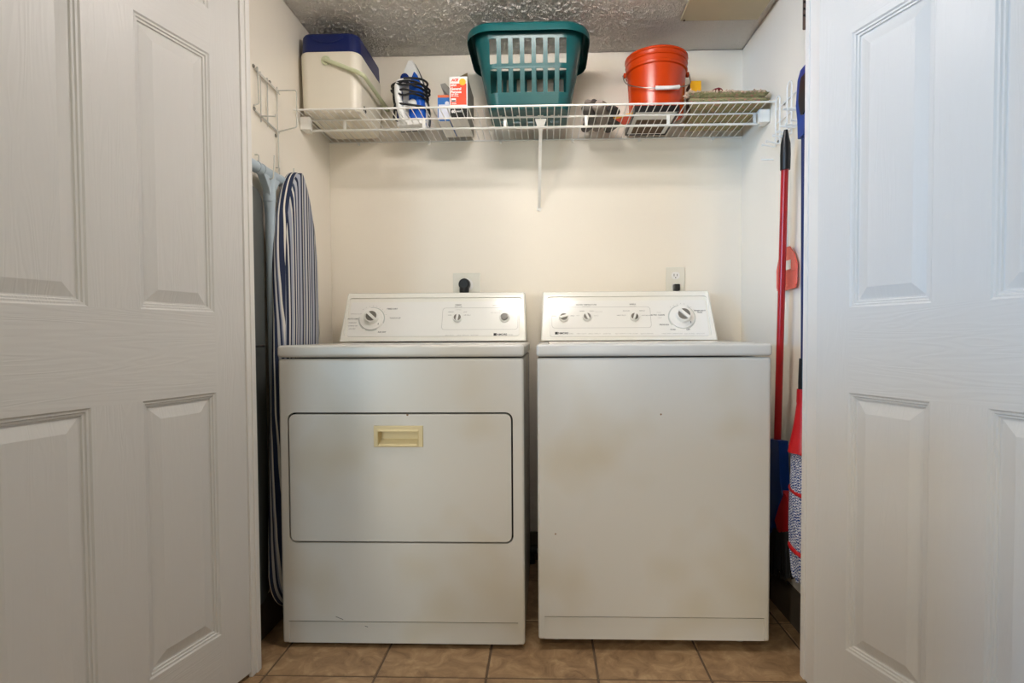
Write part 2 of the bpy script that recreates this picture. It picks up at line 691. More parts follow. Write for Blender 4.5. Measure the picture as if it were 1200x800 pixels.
structure(MB().box(-0.1, 0, YI, 0.1, -0.02, H, 0).build('wall_left', M['wall']))
structure(MB().box(W, W + 0.1, YI, 0.1, -0.02, H, 0).build('wall_right', M['wall']))
structure(MB().box(0, W, 0, 0.1, -0.02, H, 0).build('wall_back', M['wall']))
cm_ = MB().box(-0.1, W + 0.1, YI, 0.1, H + 0.0035, H + 0.06, 0)
NX, NY = 500, 150
Y0C = -0.46
gv, gf = [], []
for j in range(NY + 1):
    for i in range(NX + 1):
        x, y = W * i / NX, Y0C * (1 - j / NY)
        q_ = noise.noise(Vector((x * 92, y * 92, 1.7))) + .45 * noise.noise(Vector((x * 230, y * 230, 9.1)))
        k_ = max(0.0, min(1.0, (q_ - .10) * 4.2))
        am = .0046 * (1 - .75 * min(1, max(0, (x - 1.2) / .25)))
        gv.append((x, y, H + .003 - am * k_))
for j in range(NY):
    for i in range(NX):
        a = j * (NX + 1) + i
        gf.append((a, a + NX + 1, a + NX + 2, a + 1))
cm_.add(gv, gf)
cm_.add([(0, YI, H + .002), (W, YI, H + .002), (W, Y0C, H + .002), (0, Y0C, H + .002)], [(0, 3, 2, 1)])
structure(cm_.build('ceiling', M['ceil'], ang=80, fix=False))
fwm = MB()
fwm.box(HX0, OX0 - 0.012, YO, YI, -0.02, HH)
fwm.box(OX1 + 0.012, HX1, YO, YI, -0.02, HH)
fwm.box(OX0 - 0.012, OX1 + 0.012, YO, YI, 2.070, HH)
structure(fwm.build('wall_front', M['hall']))
structure(MB().box(HX0 - .1, HX0, HY, YO, -0.02, HH).build('wall_hall_left', M['hall']))
structure(MB().box(HX1, HX1 + .1, HY, YO, -0.02, HH).build('wall_hall_right', M['hall']))
structure(MB().box(HX0, HX1, HY - .1, HY, -0.02, HH).build('wall_hall_back', M['hall']))
structure(MB().box(HX0 - .1, HX1 + .1, HY - .1, YO, HH, HH + .06).build('ceiling.001', M['hall']))
hw_ = MB().box(-5.2, -0.62, -3.1, -3.0, -0.02, 1.03, 0.004)
hw_.box(-0.22, 0.75, -3.1, -3.0, -0.02, 1.03, 0.004)
structure(hw_.build('light_blocker', M['hall']))  # unseen; added and gapped to shape light from the far windows
j1 = MB().box(OX0 - .012, OX0, YO - 0.004, YI - 0.001, 0, 2.045, 0.002)
j1.box(OX0 - .001, OX0 + .004, YI - 0.022, YI - 0.001, 0, 2.045, 0.002)
structure(j1.build('trim_1', M['trim']))
j2 = MB().box(OX1, OX1 + .012, YO - 0.036, YI - 0.001, 0, 2.045, 0.002)
j2.box(OX1 - .004, OX1 + .001, YI - 0.022, YI - 0.001, 0, 2.045, 0.002)
structure(j2.build('trim_2', M['trim']))


def baseboard(poly, frame, ln, name):
    structure(MB().prism(poly, frame, 0, ln).build(name, M['darkbase']))


bp_ = [(0, 0), (0.013, 0), (0.013, 0.085), (0.009, 0.10), (0.006, 0.112), (0, 0.116)]
baseboard(bp_, ((0, 0, 0), (0, -1, 0), (0, 0, 1), (1, 0, 0)), W, 'baseboard_back')
baseboard(bp_, ((0, YI + .001, 0), (1, 0, 0), (0, 0, 1), (0, 1, 0)), -YI - 0.014, 'baseboard_left')
baseboard(bp_, ((W, YI + .001, 0), (-1, 0, 0), (0, 0, 1), (0, 1, 0)), -YI - 0.014, 'baseboard_right')

TY0 = -2.38
M['carpet'] = pmat('hall_carpet', '#6E6457', 0.95, var=0.2, scale=60)
# floor: grout bed plus single tiles
structure(MB().box(HX0, HX1, HY, TY0, -0.003, -0.0005).build('floor.001', M['carpet']))
fl = structure(MB().box(HX0 - .1, HX1 + .1, HY - .1, 0.1, -0.06, -0.003).build('floor', M['grout']))
TX, TY, TS, G = 0.42, -0.815, 0.3078, 0.0065
tiles = {}


def put_tile(x0, x1, y0, y1):
    if x1 - x0 < 0.02 or y1 - y0 < 0.02:
        return
    key = (round(x1 - x0, 4), round(y1 - y0, 4))
    if key not in tiles:
        tiles[key] = MB().box(0, x1 - x0, 0, y1 - y0, -0.008, 0, 0.0018, seg=1).build('tile', M['tile'], org=(0, 0, 0))
        t = tiles[key]
    else:
        t = tiles[key].copy()
        COL.objects.link(t)
    t.parent = fl
    t.location = (x0, y0, 0)


for i in range(-5, 9):
    for j in range(-5, 3):
        x0, x1 = TX + i * TS + G / 2, TX + (i + 1) * TS - G / 2
        y0, y1 = TY + j * TS + G / 2, TY + (j + 1) * TS - G / 2
        if j >= 0:
            x0, x1 = max(x0, 0.002), min(x1, W - 0.002)
            y1 = min(y1, -0.002)
        else:
            x0, x1 = max(x0, -1.2), min(x1, 3.0)
        put_tile(x0, x1, y0, y1)

# ceiling hatch
hp = MB().box(1.392, 1.672, -0.60, -0.236, H - 0.012, H - 0.0005, 0.003)
hp.lathe([(0.004, 0), (0.004, 0.003)], ((1.404, -0.246, H - 0.0155), (1, 0, 0), (0, 1, 0), (0, 0, 1)), 10, 1)
tag(hp.build('access_panel', [pmat('panel_paint', '#C9BC9D', 0.55, var=0.02), M['brown']], org=(1.53, -0.42, H - .012)),
    'smooth beige access panel on the textured ceiling near the right wall', 'panel')

# flush dome light on the hall ceiling, just in front of the closet (above the frame)
glow, nt_, b_ = newmat('glowing_glass')
b_.inputs['Base Color'].default_value = (1, 1, 1, 1)
b_.inputs['Emission Color'].default_value = (1.0, 0.93, 0.89, 1)
b_.inputs['Emission Strength'].default_value = 47.5
sl = thing('dome_light', 'white oblong frosted light on the hall ceiling in front of the closet', 'lamp', (0.83, LY, H))
CF = ((0.83, LY, H), (1.40, 0, 0), (0, 0.40, 0), (0, 0, -1))
MB().lathe([(.176, .0005), (.180, .004), (.180, .012), (.172, .014)], CF, 40).build('base', M['white'], sl)
MB().lathe([(.170, .014)] + [(.170 * math.cos(R(k)), .020 + .075 * math.sin(R(k))) for k in range(0, 90, 9)] + [(.004, .095)], CF, 40).build('shade', glow, sl, ang=60)

# ------------------------------------------------------------------ doors


def six_panel_door(name, hinge, ang, side):
    """leaf seen from its closet side; side -1: swings to the left, +1: to the right"""
    wd_, th, z0, z1 = 0.752, 0.034, 0.014, 2.034
    st, pw, mu = 0.097, 0.199, 0.111
    wd_ = 2 * st + 2 * pw + mu + 0.02
    zs = [(0.171, 0.799), (1.003, 1.651), (1.762, 1.922)]
    a = R(ang)
    root = bpy.data.objects.new(name, None)
    COL.objects.link(root)
    root['kind'] = 'structure'
    root['_org'] = [0, 0, 0]
    # local frame: x along the leaf from the hinge, -y out of the visible face, z up
    if side < 0:
        ex = Vector((-math.sin(a), -math.cos(a), 0))
        nrm = Vector((math.cos(a), -math.sin(a), 0))
    else:
        ex = Vector((math.sin(a), -math.cos(a), 0))
        nrm = Vector((-math.cos(a), -math.sin(a), 0))
    mt = Matrix((ex, -nrm, Vector((0, 0, 1)))).transposed()
    if mt.determinant() < 0:          # mirrored leaf: flip the local x axis
        mt = Matrix((-ex, -nrm, Vector((0, 0, 1)))).transposed()
        fx = -1
    else:
        fx = 1
    root.matrix_world = Matrix.Translation((hinge[0], hinge[1], 0)) @ mt.to_4x4()

    def bx(m, xa, xb, ya, yb, za, zb, bev=0):
        if fx < 0:
            xa, xb = -xb, -xa
        return m.box(xa, xb, ya, yb, za, zb, bev)

    bx(MB(), 0, wd_, 0.0135, th, z0, z1).build('core', M['door_z'], root)
    bx(MB(), 0, st, 0, 0.0135, z0, z1).build('stile', M['door_z'], root)
    bx(MB(), wd_ - st - .02, wd_, 0, 0.0135, z0, z1).build('stile', M['door_z'], root)
    xr0, xr1 = st, wd_ - st - .02
    rails = [(z0, zs[0][0]), (zs[0][1], zs[1][0]), (zs[1][1], zs[2][0]), (zs[2][1], z1)]
    for za, zb in rails:
        bx(MB(), xr0, xr1, 0, 0.0135, za, zb).build('rail', M['door_x'], root)
    for za, zb in zs:
        bx(MB(), st + pw, st + pw + mu, 0, 0.0135, za, zb).build('mullion', M['door_z'], root)
        for xa in (st, st + pw + mu):
            xb = xa + pw
            loops = []
            for ins, dep in ((0, 0), (.0035, .0030), (.0075, .0034), (.0095, .0065), (.0135, .0069), (.0150, .0105),
                             (.0185, .0110), (.0440, .0035), (.0455, .0030)):
                l = [(xa + ins, dep, za + ins), (xb - ins, dep, za + ins), (xb - ins, dep, zb - ins), (xa + ins, dep, zb - ins)]
                if fx < 0:
                    l = [(-p[0], p[1], p[2]) for p in l]
                loops.append(l)
            m = MB().loft(loops, cap0=False, cap1=True)
            p = m.build('panel', M['door_z'], root, ang=12)
    return root


six_panel_door('door_1', (0.078, -0.827), 14.43, -1)
six_panel_door('door_2', (1.591, -0.867), 19.02, 1)

# ------------------------------------------------------------------ washer and dryer
YF = -0.6845
CE = Vector((0, 0.0837, 0.188)).normalized()          # up the slope of a console
CN = Vector((0, -CE.z, CE.y))                       # out of its face
CB = Vector((0, -0.2073, 0.920))


def cpt(x, t, n=0.0):
    return Vector((x, CB.y, CB.z)) + CE * t + CN * n


def make_console(root, x0, x1, tx0, tx1, fp, mats):
    """sloped control console: tapered body with a recessed faceplate"""
    yb = -0.045
    prof = [(-0.2073, 0.920), (-0.1265, 1.1015), (-0.1210, 1.1085), (-0.109, 1.111), (-0.068, 1.111), (yb, 1.09), (yb, 0.920)]
    loops = []
    n = 1
    for k, (fa, ins) in enumerate(((0, .004), (0, 0), (1, 0), (1, .004))):
        l = []
        for y, z in prof:
            t = (z - 0.92) / 0.19
            xa, xb = x0 + (tx0 - x0) * t, x1 + (tx1 - x1) * t
            x = xa if fa == 0 else xb
            yy, zz = y, z
            if ins:
                yy, zz = y + (0.005 if y < -.1 else -.003), z - (0.004 if z > 1.0 else -.001)
            else:
                x += .005 if fa == 0 else -.005
            l.append((x, yy, zz))
        loops.append(l)
    c = MB().loft(loops).build('console', [M['console']], root, ang=25)
    poly = rrect(*fp, 0.012)
    cut(c, MB().prism(poly, (cpt(0, 0), (1, 0, 0), CE, CN), -0.005, 0.02))
    f = MB()
    q = (fp[0] + .010, fp[1] - .008, fp[2] + .004, fp[3] - .018)
    f.prism(rrect(*q, 0.010), (cpt(0, 0), (1, 0, 0), CE, CN), -0.0055, -0.0025, 0.0008)
    f.build('faceplate', [M['face']], c)
    return c


def cframe(x, t, n=0.0, rot=0.0):
    a = R(rot)
    ex = Vector((1, 0, 0)) * math.cos(a) + CE * math.sin(a)
    ey = -Vector((1, 0, 0)) * math.sin(a) + CE * math.cos(a)
    return (cpt(x, t, n), ex, ey, CN)


FN = -0.0025          # face level of the faceplates


def ridge_knob(con, x, t, r, h, rot):
    """round control: white skirt, grey hollows either side of a white finger ridge"""
    m = MB()
    fr = cframe(x, t, FN, rot)
    m.lathe([(r, 0), (r, h * .45), (r * .93, h * .6), (r * .80, h * .62)], fr, 28, 0)
    # two grey half moons
    w = r * .22
    for s in (-1, 1):
        poly = []
        a0 = math.asin(w / (r * .78))
        for i in range(9):
            a = a0 + (math.pi - 2 * a0) * i / 8
            poly.append((r * .78 * math.cos(a), s * r * .78 * math.sin(a)))
        m.prism(poly, fr, h * .60, h * .66, 0, 1)
    m.prism(rrect(-r * .86, r * .86, -w, w, w * .8, 4), fr, h * .55, h * 1.0, 0, 0)
    return m.build('knob', [M['knob'], M['knobgrey']], con)


def timer(con, x, t, r, rk, rot, gaps):
    m = MB()
    fr = cframe(x, t, FN, 0)
    # printed ring, in segments, and a raised white skirt
    for a0, a1 in gaps:
        n = 14
        loopi = [(math.cos(R(a0 + (a1 - a0) * i / n)), math.sin(R(a0 + (a1 - a0) * i / n))) for i in range(n + 1)]
        poly = [(p[0] * r * 1.10, p[1] * r * 1.10) for p in loopi] + [(p[0] * r * .98, p[1] * r * .98) for p in loopi[::-1]]
        m.prism(poly, fr, 0, 0.0006, 0, 2)
    m.lathe([(r, 0), (r, .0035), (r * .97, .0055), (r * .60, .0075), (r * .55, .0080)], fr, 40, 0)
    o, ex, ey, en = fr
    mk = R(-38)
    c = (math.cos(mk) * r * .80, math.sin(mk) * r * .80)
    m.prism(rrect(c[0] - .0012, c[0] + .0012, c[1] - .004, c[1] + .004, .001, 2), fr, .0062, .0072, 0, 3)
    for k in range(9):
        a = R(20 + k * 14)
        px, py = math.cos(a) * r * 1.22, math.sin(a) * r * 1.22
        m.prism(rrect(px - .0009, px + .0009, py - .0009, py + .0009, .0008, 2), fr, 0, .0004, 0, 3)
    m.build('dial', [M['knob'], M['knobgrey'], M['dialgrey'], M['print']], con)
    k = MB()
    fr = cframe(x + .004, t + .003, FN + .0065, rot)
    h = .024
    k.lathe([(rk, 0), (rk, h * .6), (rk * .93, h * .72), (rk * .80, h * .74)], fr, 32, 0)
    w = rk * .20
    for s in (-1, 1):
        poly = []
        a0 = math.asin(w / (rk * .80))
        for i in range(11):
            a = a0 + (math.pi - 2 * a0) * i / 10
            poly.append((rk * .80 * math.cos(a), s * rk * .80 * math.sin(a)))
        k.prism(poly, fr, h * .72, h * .78, 0, 1)
    k.prism(rrect(-rk * .88, rk * .88, -w, w, w * .8, 4), fr, h * .6, h * 1.05, 0, 0)
    k.build('knob', [M['knob'], M['knobgrey']], con)


def lettering(con, items):
    m = MB()
    for s, x, t, size, mi, off in items:
        vs, fs = letters(s, size, cpt(x, t, FN), (1, 0, 0), CE, CN, off=off)
        m.add(vs, fs, mi)
    o = m.build('lettering', [M['print'], M['printl'], M['printb']], con, fix=False)
    o['kind'] = 'stuff'
    return o


def outline(con, x0, x1, t0, t1):
    """thin grey border line printed round the controls"""
    pts = rrect(x0, x1, t0, t1, .012)
    pin = rrect(x0 + .0012, x1 - .0012, t0 + .0012, t1 - .0012, .011)
    n = len(pts)
    vs = [cpt(a, b, FN + .0003) for a, b in pts] + [cpt(a, b, FN + .0003) for a, b in pin]
    m = MB()
    m.add(vs, [(i, (i + 1) % n, n + (i + 1) % n, n + i) for i in range(n)])
    m.build('border_line', M['printl'], con, fix=False)


def machine(name, label, cat, x0, x1, zb, depth_back):
    root = thing(name, label, cat, ((x0 + x1) / 2, YF + .3, 0))
    MB().box(x0 + .003, x1 - .003, YF + .028, depth_back, zb + .004, 0.872, 0.004).build('cabinet', M['enamel'], root)
    top = MB().box(x0, x1, YF, depth_back + .004, 0.8775, 0.914, 0.009, seg=3)
    return root, top


# --- dryer
DX0, DX1 = 0.0952, 0.8322
dr, dtop = machine('clothes_dryer', 'white front loading clothes dryer with a cream recessed door handle, left machine', 'dryer', DX0, DX1, 0.016, -0.06)
dtop.build('top_panel', M['enamel'], dr)
FD = YF + .003
fp_ = MB().box(DX0 + .002, DX1 - .002, FD, FD + .027, 0.014, 0.8735, 0.008, seg=3).build('front_panel', M['enamel'], dr)
FXZ = ((0, FD, 0), (1, 0, 0), (0, 0, 1), (0, -1, 0))
cut(fp_, MB().prism(rrect(0.1235, 0.7975, 0.3215, 0.7135, 0.022), FXZ, -0.021, 0.02),
    MB().prism([(DX0 + .022, 0.0), (DX1 - .022, 0.0), (DX1 - .022, 0.080), (DX0 + .022, 0.080)], FXZ, -0.004, 0.02),
    MB().box(DX0 + .022, DX1 - .022, FD - .02, FD + .016, 0.0795, 0.0835))
MB().box(0.122, 0.799, FD + .0205, FD + .0265, 0.320, 0.715, 0).build('seam_shade_sheet', M['dark'], dr)  # dark sheet that puts shade into the seam round the door
door = MB().prism(rrect(0.1285, 0.7925, 0.3265, 0.7080, 0.018), FXZ, -0.0200, 0.0015, 0.0015).build('door', M['enamel'], dr)
cut(door, MB().box(0.3835, 0.5315, FD - .01, FD + .017, 0.6105, 0.6745, 0))
hd = MB()
hx0, hx1, hz0, hz1 = 0.3840, 0.5310, 0.6110, 0.6740
ix0, ix1, iz0, iz1 = hx0 + .013, hx1 - .015, hz0 + .004, hz1 - .016
yo = FD - .0045
hd.loft([[(hx0, FD + .006, hz0), (hx1, FD + .006, hz0), (hx1, FD + .006, hz1), (hx0, FD + .006, hz1)],
         [(hx0, yo + .001, hz0), (hx1, yo + .001, hz0), (hx1, yo + .001, hz1), (hx0, yo + .001, hz1)],
         [(hx0 + .001, yo, hz0 + .001), (hx1 - .001, yo, hz0 + .001), (hx1 - .001, yo, hz1 - .001), (hx0 + .001, yo, hz1 - .001)],
         [(ix0 - .003, yo, iz0 - .001), (ix1 + .003, yo, iz0 - .001), (ix1 + .003, yo, iz1 + .006), (ix0 - .003, yo, iz1 + .006)],
         [(ix0, yo - .002, iz0), (ix1, yo - .002, iz0), (ix1, yo - .003, iz1), (ix0, yo - .003, iz1)],
         [(ix0 + .004, FD + .0145, iz0 + .018), (ix1 - .002, FD + .0145, iz0 + .018), (ix1 - .002, FD + .0145, iz1 - .002), (ix0 + .004, FD + .0145, iz1 - .002)]],
        cap0=False).build('door_handle', M['cream'], door, ang=20)
for fx_ in (DX0 + .06, DX1 - .06):
    for fy_ in (YF + .06, -0.12):
        MB().lathe([(.018, 0), (.018, .008), (.010, .010), (.010, .022)], ((fx_, fy_, 0), (1, 0, 0), (0, 1, 0), (0, 0, 1)), 16).build('foot', M['foot'], dr)
con = make_console(dr, 0.1045, 0.8215, 0.1110, 0.8155, (0.121, 0.803, 0.017, 0.187), None)
timer(con, 0.2200, 0.0950, 0.047, 0.026, -42, [(-20, 100), (170, 235), (245, 300)])
ridge_knob(con, 0.5555, 0.0965, 0.0175, .018, 84)
bt = MB().lathe([(.019, 0), (.019, .006), (.0165, .009)], cframe(0.7375, 0.0965, FN), 28, 0)
bt.lathe([(.0135, .008), (.0135, .016), (.012, .0175)], cframe(0.7375, 0.0965, FN), 28, 1)
bt.build('push_button', [M['knob'], M['knobgrey']], con)
outline(con, 0.495, 0.790, 0.048, 0.142)
lettering(con, [
    ('TIMED DRY', 0.2960, 0.1390, .0085, 0, 0.0002), ('TOUCH UP', 0.3110, 0.0990, .0085, 0, 0.0001),
    ('AIR DRY', 0.2660, 0.0395, .0085, 0, 0.0002), ('AUTO DRY', 0.1470, 0.0965, .0085, 0, 0.0002),
    ('MORE DRY', 0.1470, 0.0800, .0062, 0, 0), ('NORMAL DRY', 0.1500, 0.0665, .0062, 0, 0), ('LESS DRY', 0.1480, 0.0540, .0062, 0, 0),
    ('WRINKLE GUARD', 0.1585, 0.1180, .0062, 1, 0),
    ('FABRIC', 0.5555, 0.1545, .0075, 0, 0.0002), ('SELECTOR', 0.5555, 0.1460, .0062, 0, 0),
    ('COTTON', 0.5555, 0.1330, .0055, 1, 0), ('MEDIUM', 0.5280, 0.1240, .0058, 0, 0), ('LOW', 0.5830, 0.1240, .0058, 0, 0),
    ('HIGH', 0.5240, 0.1100, .0058, 0, 0), ('AIR ONLY', 0.5920, 0.1100, .0058, 0, 0),
    ('HEAVY DUTY  LARGE CAPACITY', 0.7360, 0.1515, .0065, 1, 0),
    ('PUSH TO START', 0.7360, 0.1280, .0058, 1, 0), ('END OF CYCLE', 0.7020, 0.1195, .0055, 1, 0), ('SIGNAL ON', 0.7700, 0.1195, .0055, 1, 0),
    ('HEAVY DUTY', 0.5270, 0.0245, .0058, 1, 0), ('LARGE CAPACITY', 0.5790, 0.0245, .0058, 1, 0), ('AUTO DRY', 0.6250, 0.0245, .0058, 1, 0),
    ('KENMORE', 0.7230, 0.0268, .0110, 2, 0.0003), ('\u25a0', 0.7025, 0.0268, .0115, 2, 0.001), ('70 SERIES', 0.7580, 0.0255, .0065, 1, 0)])

sc_ = MB().box(-.012, .012, -.0004, .0004, -.0007, .0007, 0, X=Matrix.Translation((0.272, FD - .0003, 0.093)) @ Matrix.Rotation(R(22), 4, 'Y'))
sc_.build('scuff', M['print'], dr)
MB().box(-.005, .005, -.0004, .0004, -.0007, .0007, 0, X=Matrix.Translation((0.352, FD + .0038, 0.066)) @ Matrix.Rotation(R(20), 4, 'Y')).build('scuff', M['print'], dr)

# --- washer
WX0, WX1 = 0.8682, 1.5542
wa, wtop = machine('washing_machine', 'white top loading washing machine standing right of the dryer', 'washer', WX0, WX1, 0.034, -0.075)
wt = wtop.build('top_panel', M['enamel'], wa)
cut(wt, MB().prism(rrect(WX0 + .035, WX1 - .035, -0.665, -0.235, .02), ((0, 0, 0), (1, 0, 0), (0, 1, 0), (0, 0, 1)), 0.907, 0.93))
MB().prism(rrect(WX0 + .038, WX1 - .038, -0.662, -0.238, .018), ((0, 0, 0), (1, 0, 0), (0, 1, 0), (0, 0, 1)), 0.9075, 0.9165, 0.003).build('lid', M['enamel'], wa)
wf = MB().box(WX0 + .002, WX1 - .002, FD, FD + .027, 0.033, 0.8735, 0.008, seg=3).build('front_panel', M['enamel'], wa)
cut(wf, MB().prism([(WX0 + .021, 0.0), (WX1 - .018, 0.0), (WX1 - .018, 0.101), (WX0 + .021, 0.101)], FXZ, -0.004, 0.02),
    MB().box(WX0 + .021, WX1 - .018, FD - .02, FD + .016, 0.1005, 0.1045))
for fx_ in (0.925, 1.487):
    for fy_ in (YF + .078, -0.12):
        MB().lathe([(.015, 0), (.017, .008), (.015, .018), (.008, .020), (.008, .040)], ((fx_, fy_, 0), (1, 0, 0), (0, 1, 0), (0, 0, 1)), 16).build('foot', M['foot'], wa)
con = make_console(wa, 0.8790, 1.5435, 0.8850, 1.5330, (0.902, 1.522, 0.013, 0.187), None)
timer(con, 1.4180, 0.0955, 0.048, 0.0285, -45, [(-75, 60), (100, 220)])
ridge_knob(con, 0.9665, 0.0960, 0.0185, .018, 18)
ridge_knob(con, 1.0560, 0.0975, 0.0175, .018, 112)
ridge_knob(con, 1.2370, 0.0960, 0.0175, .018, 72)
outline(con, 0.920, 1.300, 0.052, 0.142)
lettering(con, [
    ('WATER LEVEL', 0.9640, 0.1515, .0078, 0, 0), ('WATER TEMPERATURE', 1.0540, 0.1515, .0078, 0, 0.0001), ('WASH-RINSE', 1.0540, 0.1440, .0052, 1, 0),
    ('SPEEDS', 1.2340, 0.1520, .0078, 0, 0.0002), ('WASH-SPIN', 1.2340, 0.1440, .0052, 1, 0),
    ('SMALL', 0.9300, 0.1040, .0058, 0, 0), ('LARGE', 0.9990, 0.1040, .0058, 0, 0),
    ('HOT', 1.0210, 0.1050, .0060, 1, 0), ('WARM', 1.0370, 0.1240, .0060, 0, 0), ('COLD', 1.0740, 0.1240, .0060, 0, 0), ('COLD COLD', 1.1010, 0.1210, .0050, 1, 0), ('AUTO', 1.0910, 0.1040, .0060, 1, 0),
    ('REGULAR', 1.2080, 0.1240, .0060, 0, 0), ('GENTLE', 1.2680, 0.1240, .0060, 0, 0), ('HEAVY DUTY', 1.1880, 0.1050, .0058, 0, 0), ('KNIT DELICATE', 1.2850, 0.1040, .0055, 0, 0),
    ('ULTRA CLEAN', 1.3260, 0.1055, .0085, 0, 0.0002), ('HEAVY', 1.3330, 0.1165, .0060, 1, 0), ('LIGHT', 1.3340, 0.0935, .0060, 1, 0),
    ('PERMANENT', 1.4890, 0.1230, .0078, 0, 0.0002), ('PRESS', 1.4880, 0.1155, .0078, 0, 0.0002), ('RINSE', 1.4450, 0.1390, .0060, 1, 0),
    ('PREWASH', 1.3480, 0.0640, .0080, 0, 0.0002), ('SOAK', 1.3800, 0.0440, .0080, 0, 0.0002), ('OFF', 1.4370, 0.0435, .0080, 0, 0.0002),
    ('HEAVY DUTY', 1.0330, 0.0285, .0062, 1, 0), ('LARGE CAPACITY', 1.0820, 0.0283, .0062, 1, 0), ('QUIET PAK', 1.1290, 0.0282, .0060, 1, 0),
    ('SELF CLEANING FILTER  SYSTEM', 1.2030, 0.0278, .0060, 1, 0), ('BLEACH DISPENSER', 1.2800, 0.0274, .0055, 1, 0),
    ('THREE SPEED COMBINATIONS', 1.3750, 0.0268, .0058, 1, 0), ('DUAL ACTION', 1.4400, 0.0264, .0058, 1, 0), ('HEAVY DUTY', 1.4810, 0.0262, .0055, 1, 0),
    ('KENMORE', 0.9570, 0.0305, .0110, 2, 0.0003), ('\u25a0', 0.9370, 0.0305, .0115, 2, 0.001), ('70 SERIES', 0.9900, 0.0290, .0065, 1, 0)])

# fitting on the floor behind the gap
g = MB().tube([(0.835, -0.045, 0.0), (0.835, -0.045, 0.045)], 0.013, 12)
g.tube([(0.822, -0.045, 0.052), (0.858, -0.045, 0.052)], 0.016, 12)
g.tube([(0.856, -0.045, 0.052), (0.872, -0.045, 0.052)], 0.009, 12, mi=1)
tag(g.build('pipe_fitting', [M['rubber'], M['pipe']], org=(0.84, -0.045, 0)),
    'small black pipe fitting on the floor in the dark gap between the machines', 'pipe')

# ------------------------------------------------------------------ outlets and plugs
o1 = thing('wall_outlet', 'large square ivory outlet plate on the back wall above the dryer', 'outlet', (0.569, -0.004, 1.143), 'outlets on the back wall')
pl = MB().box(0.512, 0.626, -0.0065, -0.0005, 1.086, 1.2, 0.003)
pl.build('plate', M['plate'], o1)
MB().lathe([(.027, 0.0065), (.027, .0085), (.024, .0085)], ((0.569, 0, 1.150), (1, 0, 0), (0, 0, 1), (0, -1, 0)), 28).build('receptacle', M['white'], o1)
p1 = thing('power_plug', 'round black dryer plug in the square outlet plate', 'plug', (0.562, -0.03, 1.152), 'plugs in the outlets')
MB().lathe([(.0245, .0095), (.0245, .022), (.022, .034), (.017, .038)], ((0.562, 0, 1.152), (1, 0, 0), (0, 0, 1), (0, -1, 0)), 28).build('plug_body', M['black'], p1)
MB().tube(smooth_path([(0.562, -0.026, 1.135), (0.562, -0.028, 1.11), (0.562, -0.027, 1.06), (0.563, -0.026, 1.0), (0.565, -0.026, 0.93)], 4), [0.020] * 4 + [.012] * 13, 12).build('cord', M['black'], p1)
o2 = thing('wall_outlet', 'narrow ivory duplex outlet plate on the back wall above the washer', 'outlet', (1.4305, -0.004, 1.155), 'outlets on the back wall')
MB().box(1.392, 1.469, -0.0065, -0.0005, 1.092, 1.217, 0.003).build('plate', M['plate'], o2)
for zc in (1.182, 1.134):
    r_ = MB().prism(rrect(1.4305 - .0165, 1.4305 + .0165, zc - .0145, zc + .0145, .012, 5), ((0, 0, 0), (1, 0, 0), (0, 0, 1), (0, -1, 0)), .0065, .0090, 0, 0)
    for dx, hh in ((-.0062, .0050), (.0062, .0042)):
        r_.box(1.4305 + dx - .0011, 1.4305 + dx + .0011, -.0094, -.0088, zc + .002 - hh, zc + .002 + hh, 0, 1)
    r_.lathe([(.0024, .0088), (.0024, .0094)], ((1.4305, 0, zc - .0085), (1, 0, 0), (0, 0, 1), (0, -1, 0)), 10, 1)
    r_.build('receptacle', [M['white'], M['dark']], o2)
p2 = thing('power_plug', 'small square black washer plug in the lower duplex socket', 'plug', (1.4305, -0.025, 1.132), 'plugs in the outlets')
MB().box(1.4185, 1.4430, -0.038, -0.0100, 1.118, 1.1455, 0.004).build('plug_body', M['black'], p2)
MB().tube(smooth_path([(1.4305, -0.028, 1.120), (1.4305, -0.029, 1.08), (1.431, -0.03, 1.0), (1.433, -0.03, 0.93)], 4), 0.004, 8).build('cord', M['black'], p2)

# ------------------------------------------------------------------ wire shelf
SZ = 1.748
sh = thing('wire_shelf', 'white ventilated wire shelf along the back wall above both machines', 'shelf', (W / 2, -0.17, SZ))
w0 = MB().tube([(0.0165, -0.003, SZ - .0018), (0.0165, -0.3345, SZ - .0018)], 0.0018, 6).build('wire', M['shelf'], sh)
for k in range(1, 66):
    copy_part(w0, (0.0254 * k + 0.0, 0, 0))


def rod(y, z, r, x0=0.002, x1=W - 0.002):
    return MB().tube([(x0, y, z), (x1, y, z)], r, 10).build('rod', M['shelf'], sh)


rod(-0.3355, SZ - .0015, 0.0034, 0.004, W - .004)
rod(-0.2465, SZ - .0060, 0.0032)
rod(-0.2465, 1.7045, 0.0042, 0.03, W - .03)
rod(-0.0045, SZ - .0055, 0.0030)
rod(-0.150, SZ - .0055, 0.0022)
t0 = MB().box(0.149, 0.160, -0.2500, -0.2440, 1.7045, SZ - .004, 0.001).build('tie', M['shelf'], sh)
for x in (0.45, 0.75, 1.048, 1.347, 1.659):
    copy_part(t0, (x - .1545, 0, 0))
MB().box(0.0008, 0.040, -0.284, -0.266, 1.697, 1.7435, 0.003).build('end_bracket', M['shelf'], sh)
MB().box(W - .040, W - .0008, -0.284, -0.266, 1.697, 1.7435, 0.003).build('end_bracket', M['shelf'], sh)
for x in (0.0135, W - .0135):
    MB().box(x - .0125, x + .0125, -0.266, -0.232, 1.699, 1.7435, 0.002).build('rod_socket', M['shelf'], sh)
b = MB()
bv = Vector((0.872, -0.004, 1.462))
tv = Vector((0.8815, -0.2515, 1.7330))
dv = (tv - bv).normalized()
ex_ = Vector((1, 0, 0))
en_ = ex_.cross(dv).normalized()
ln = (tv - bv).length
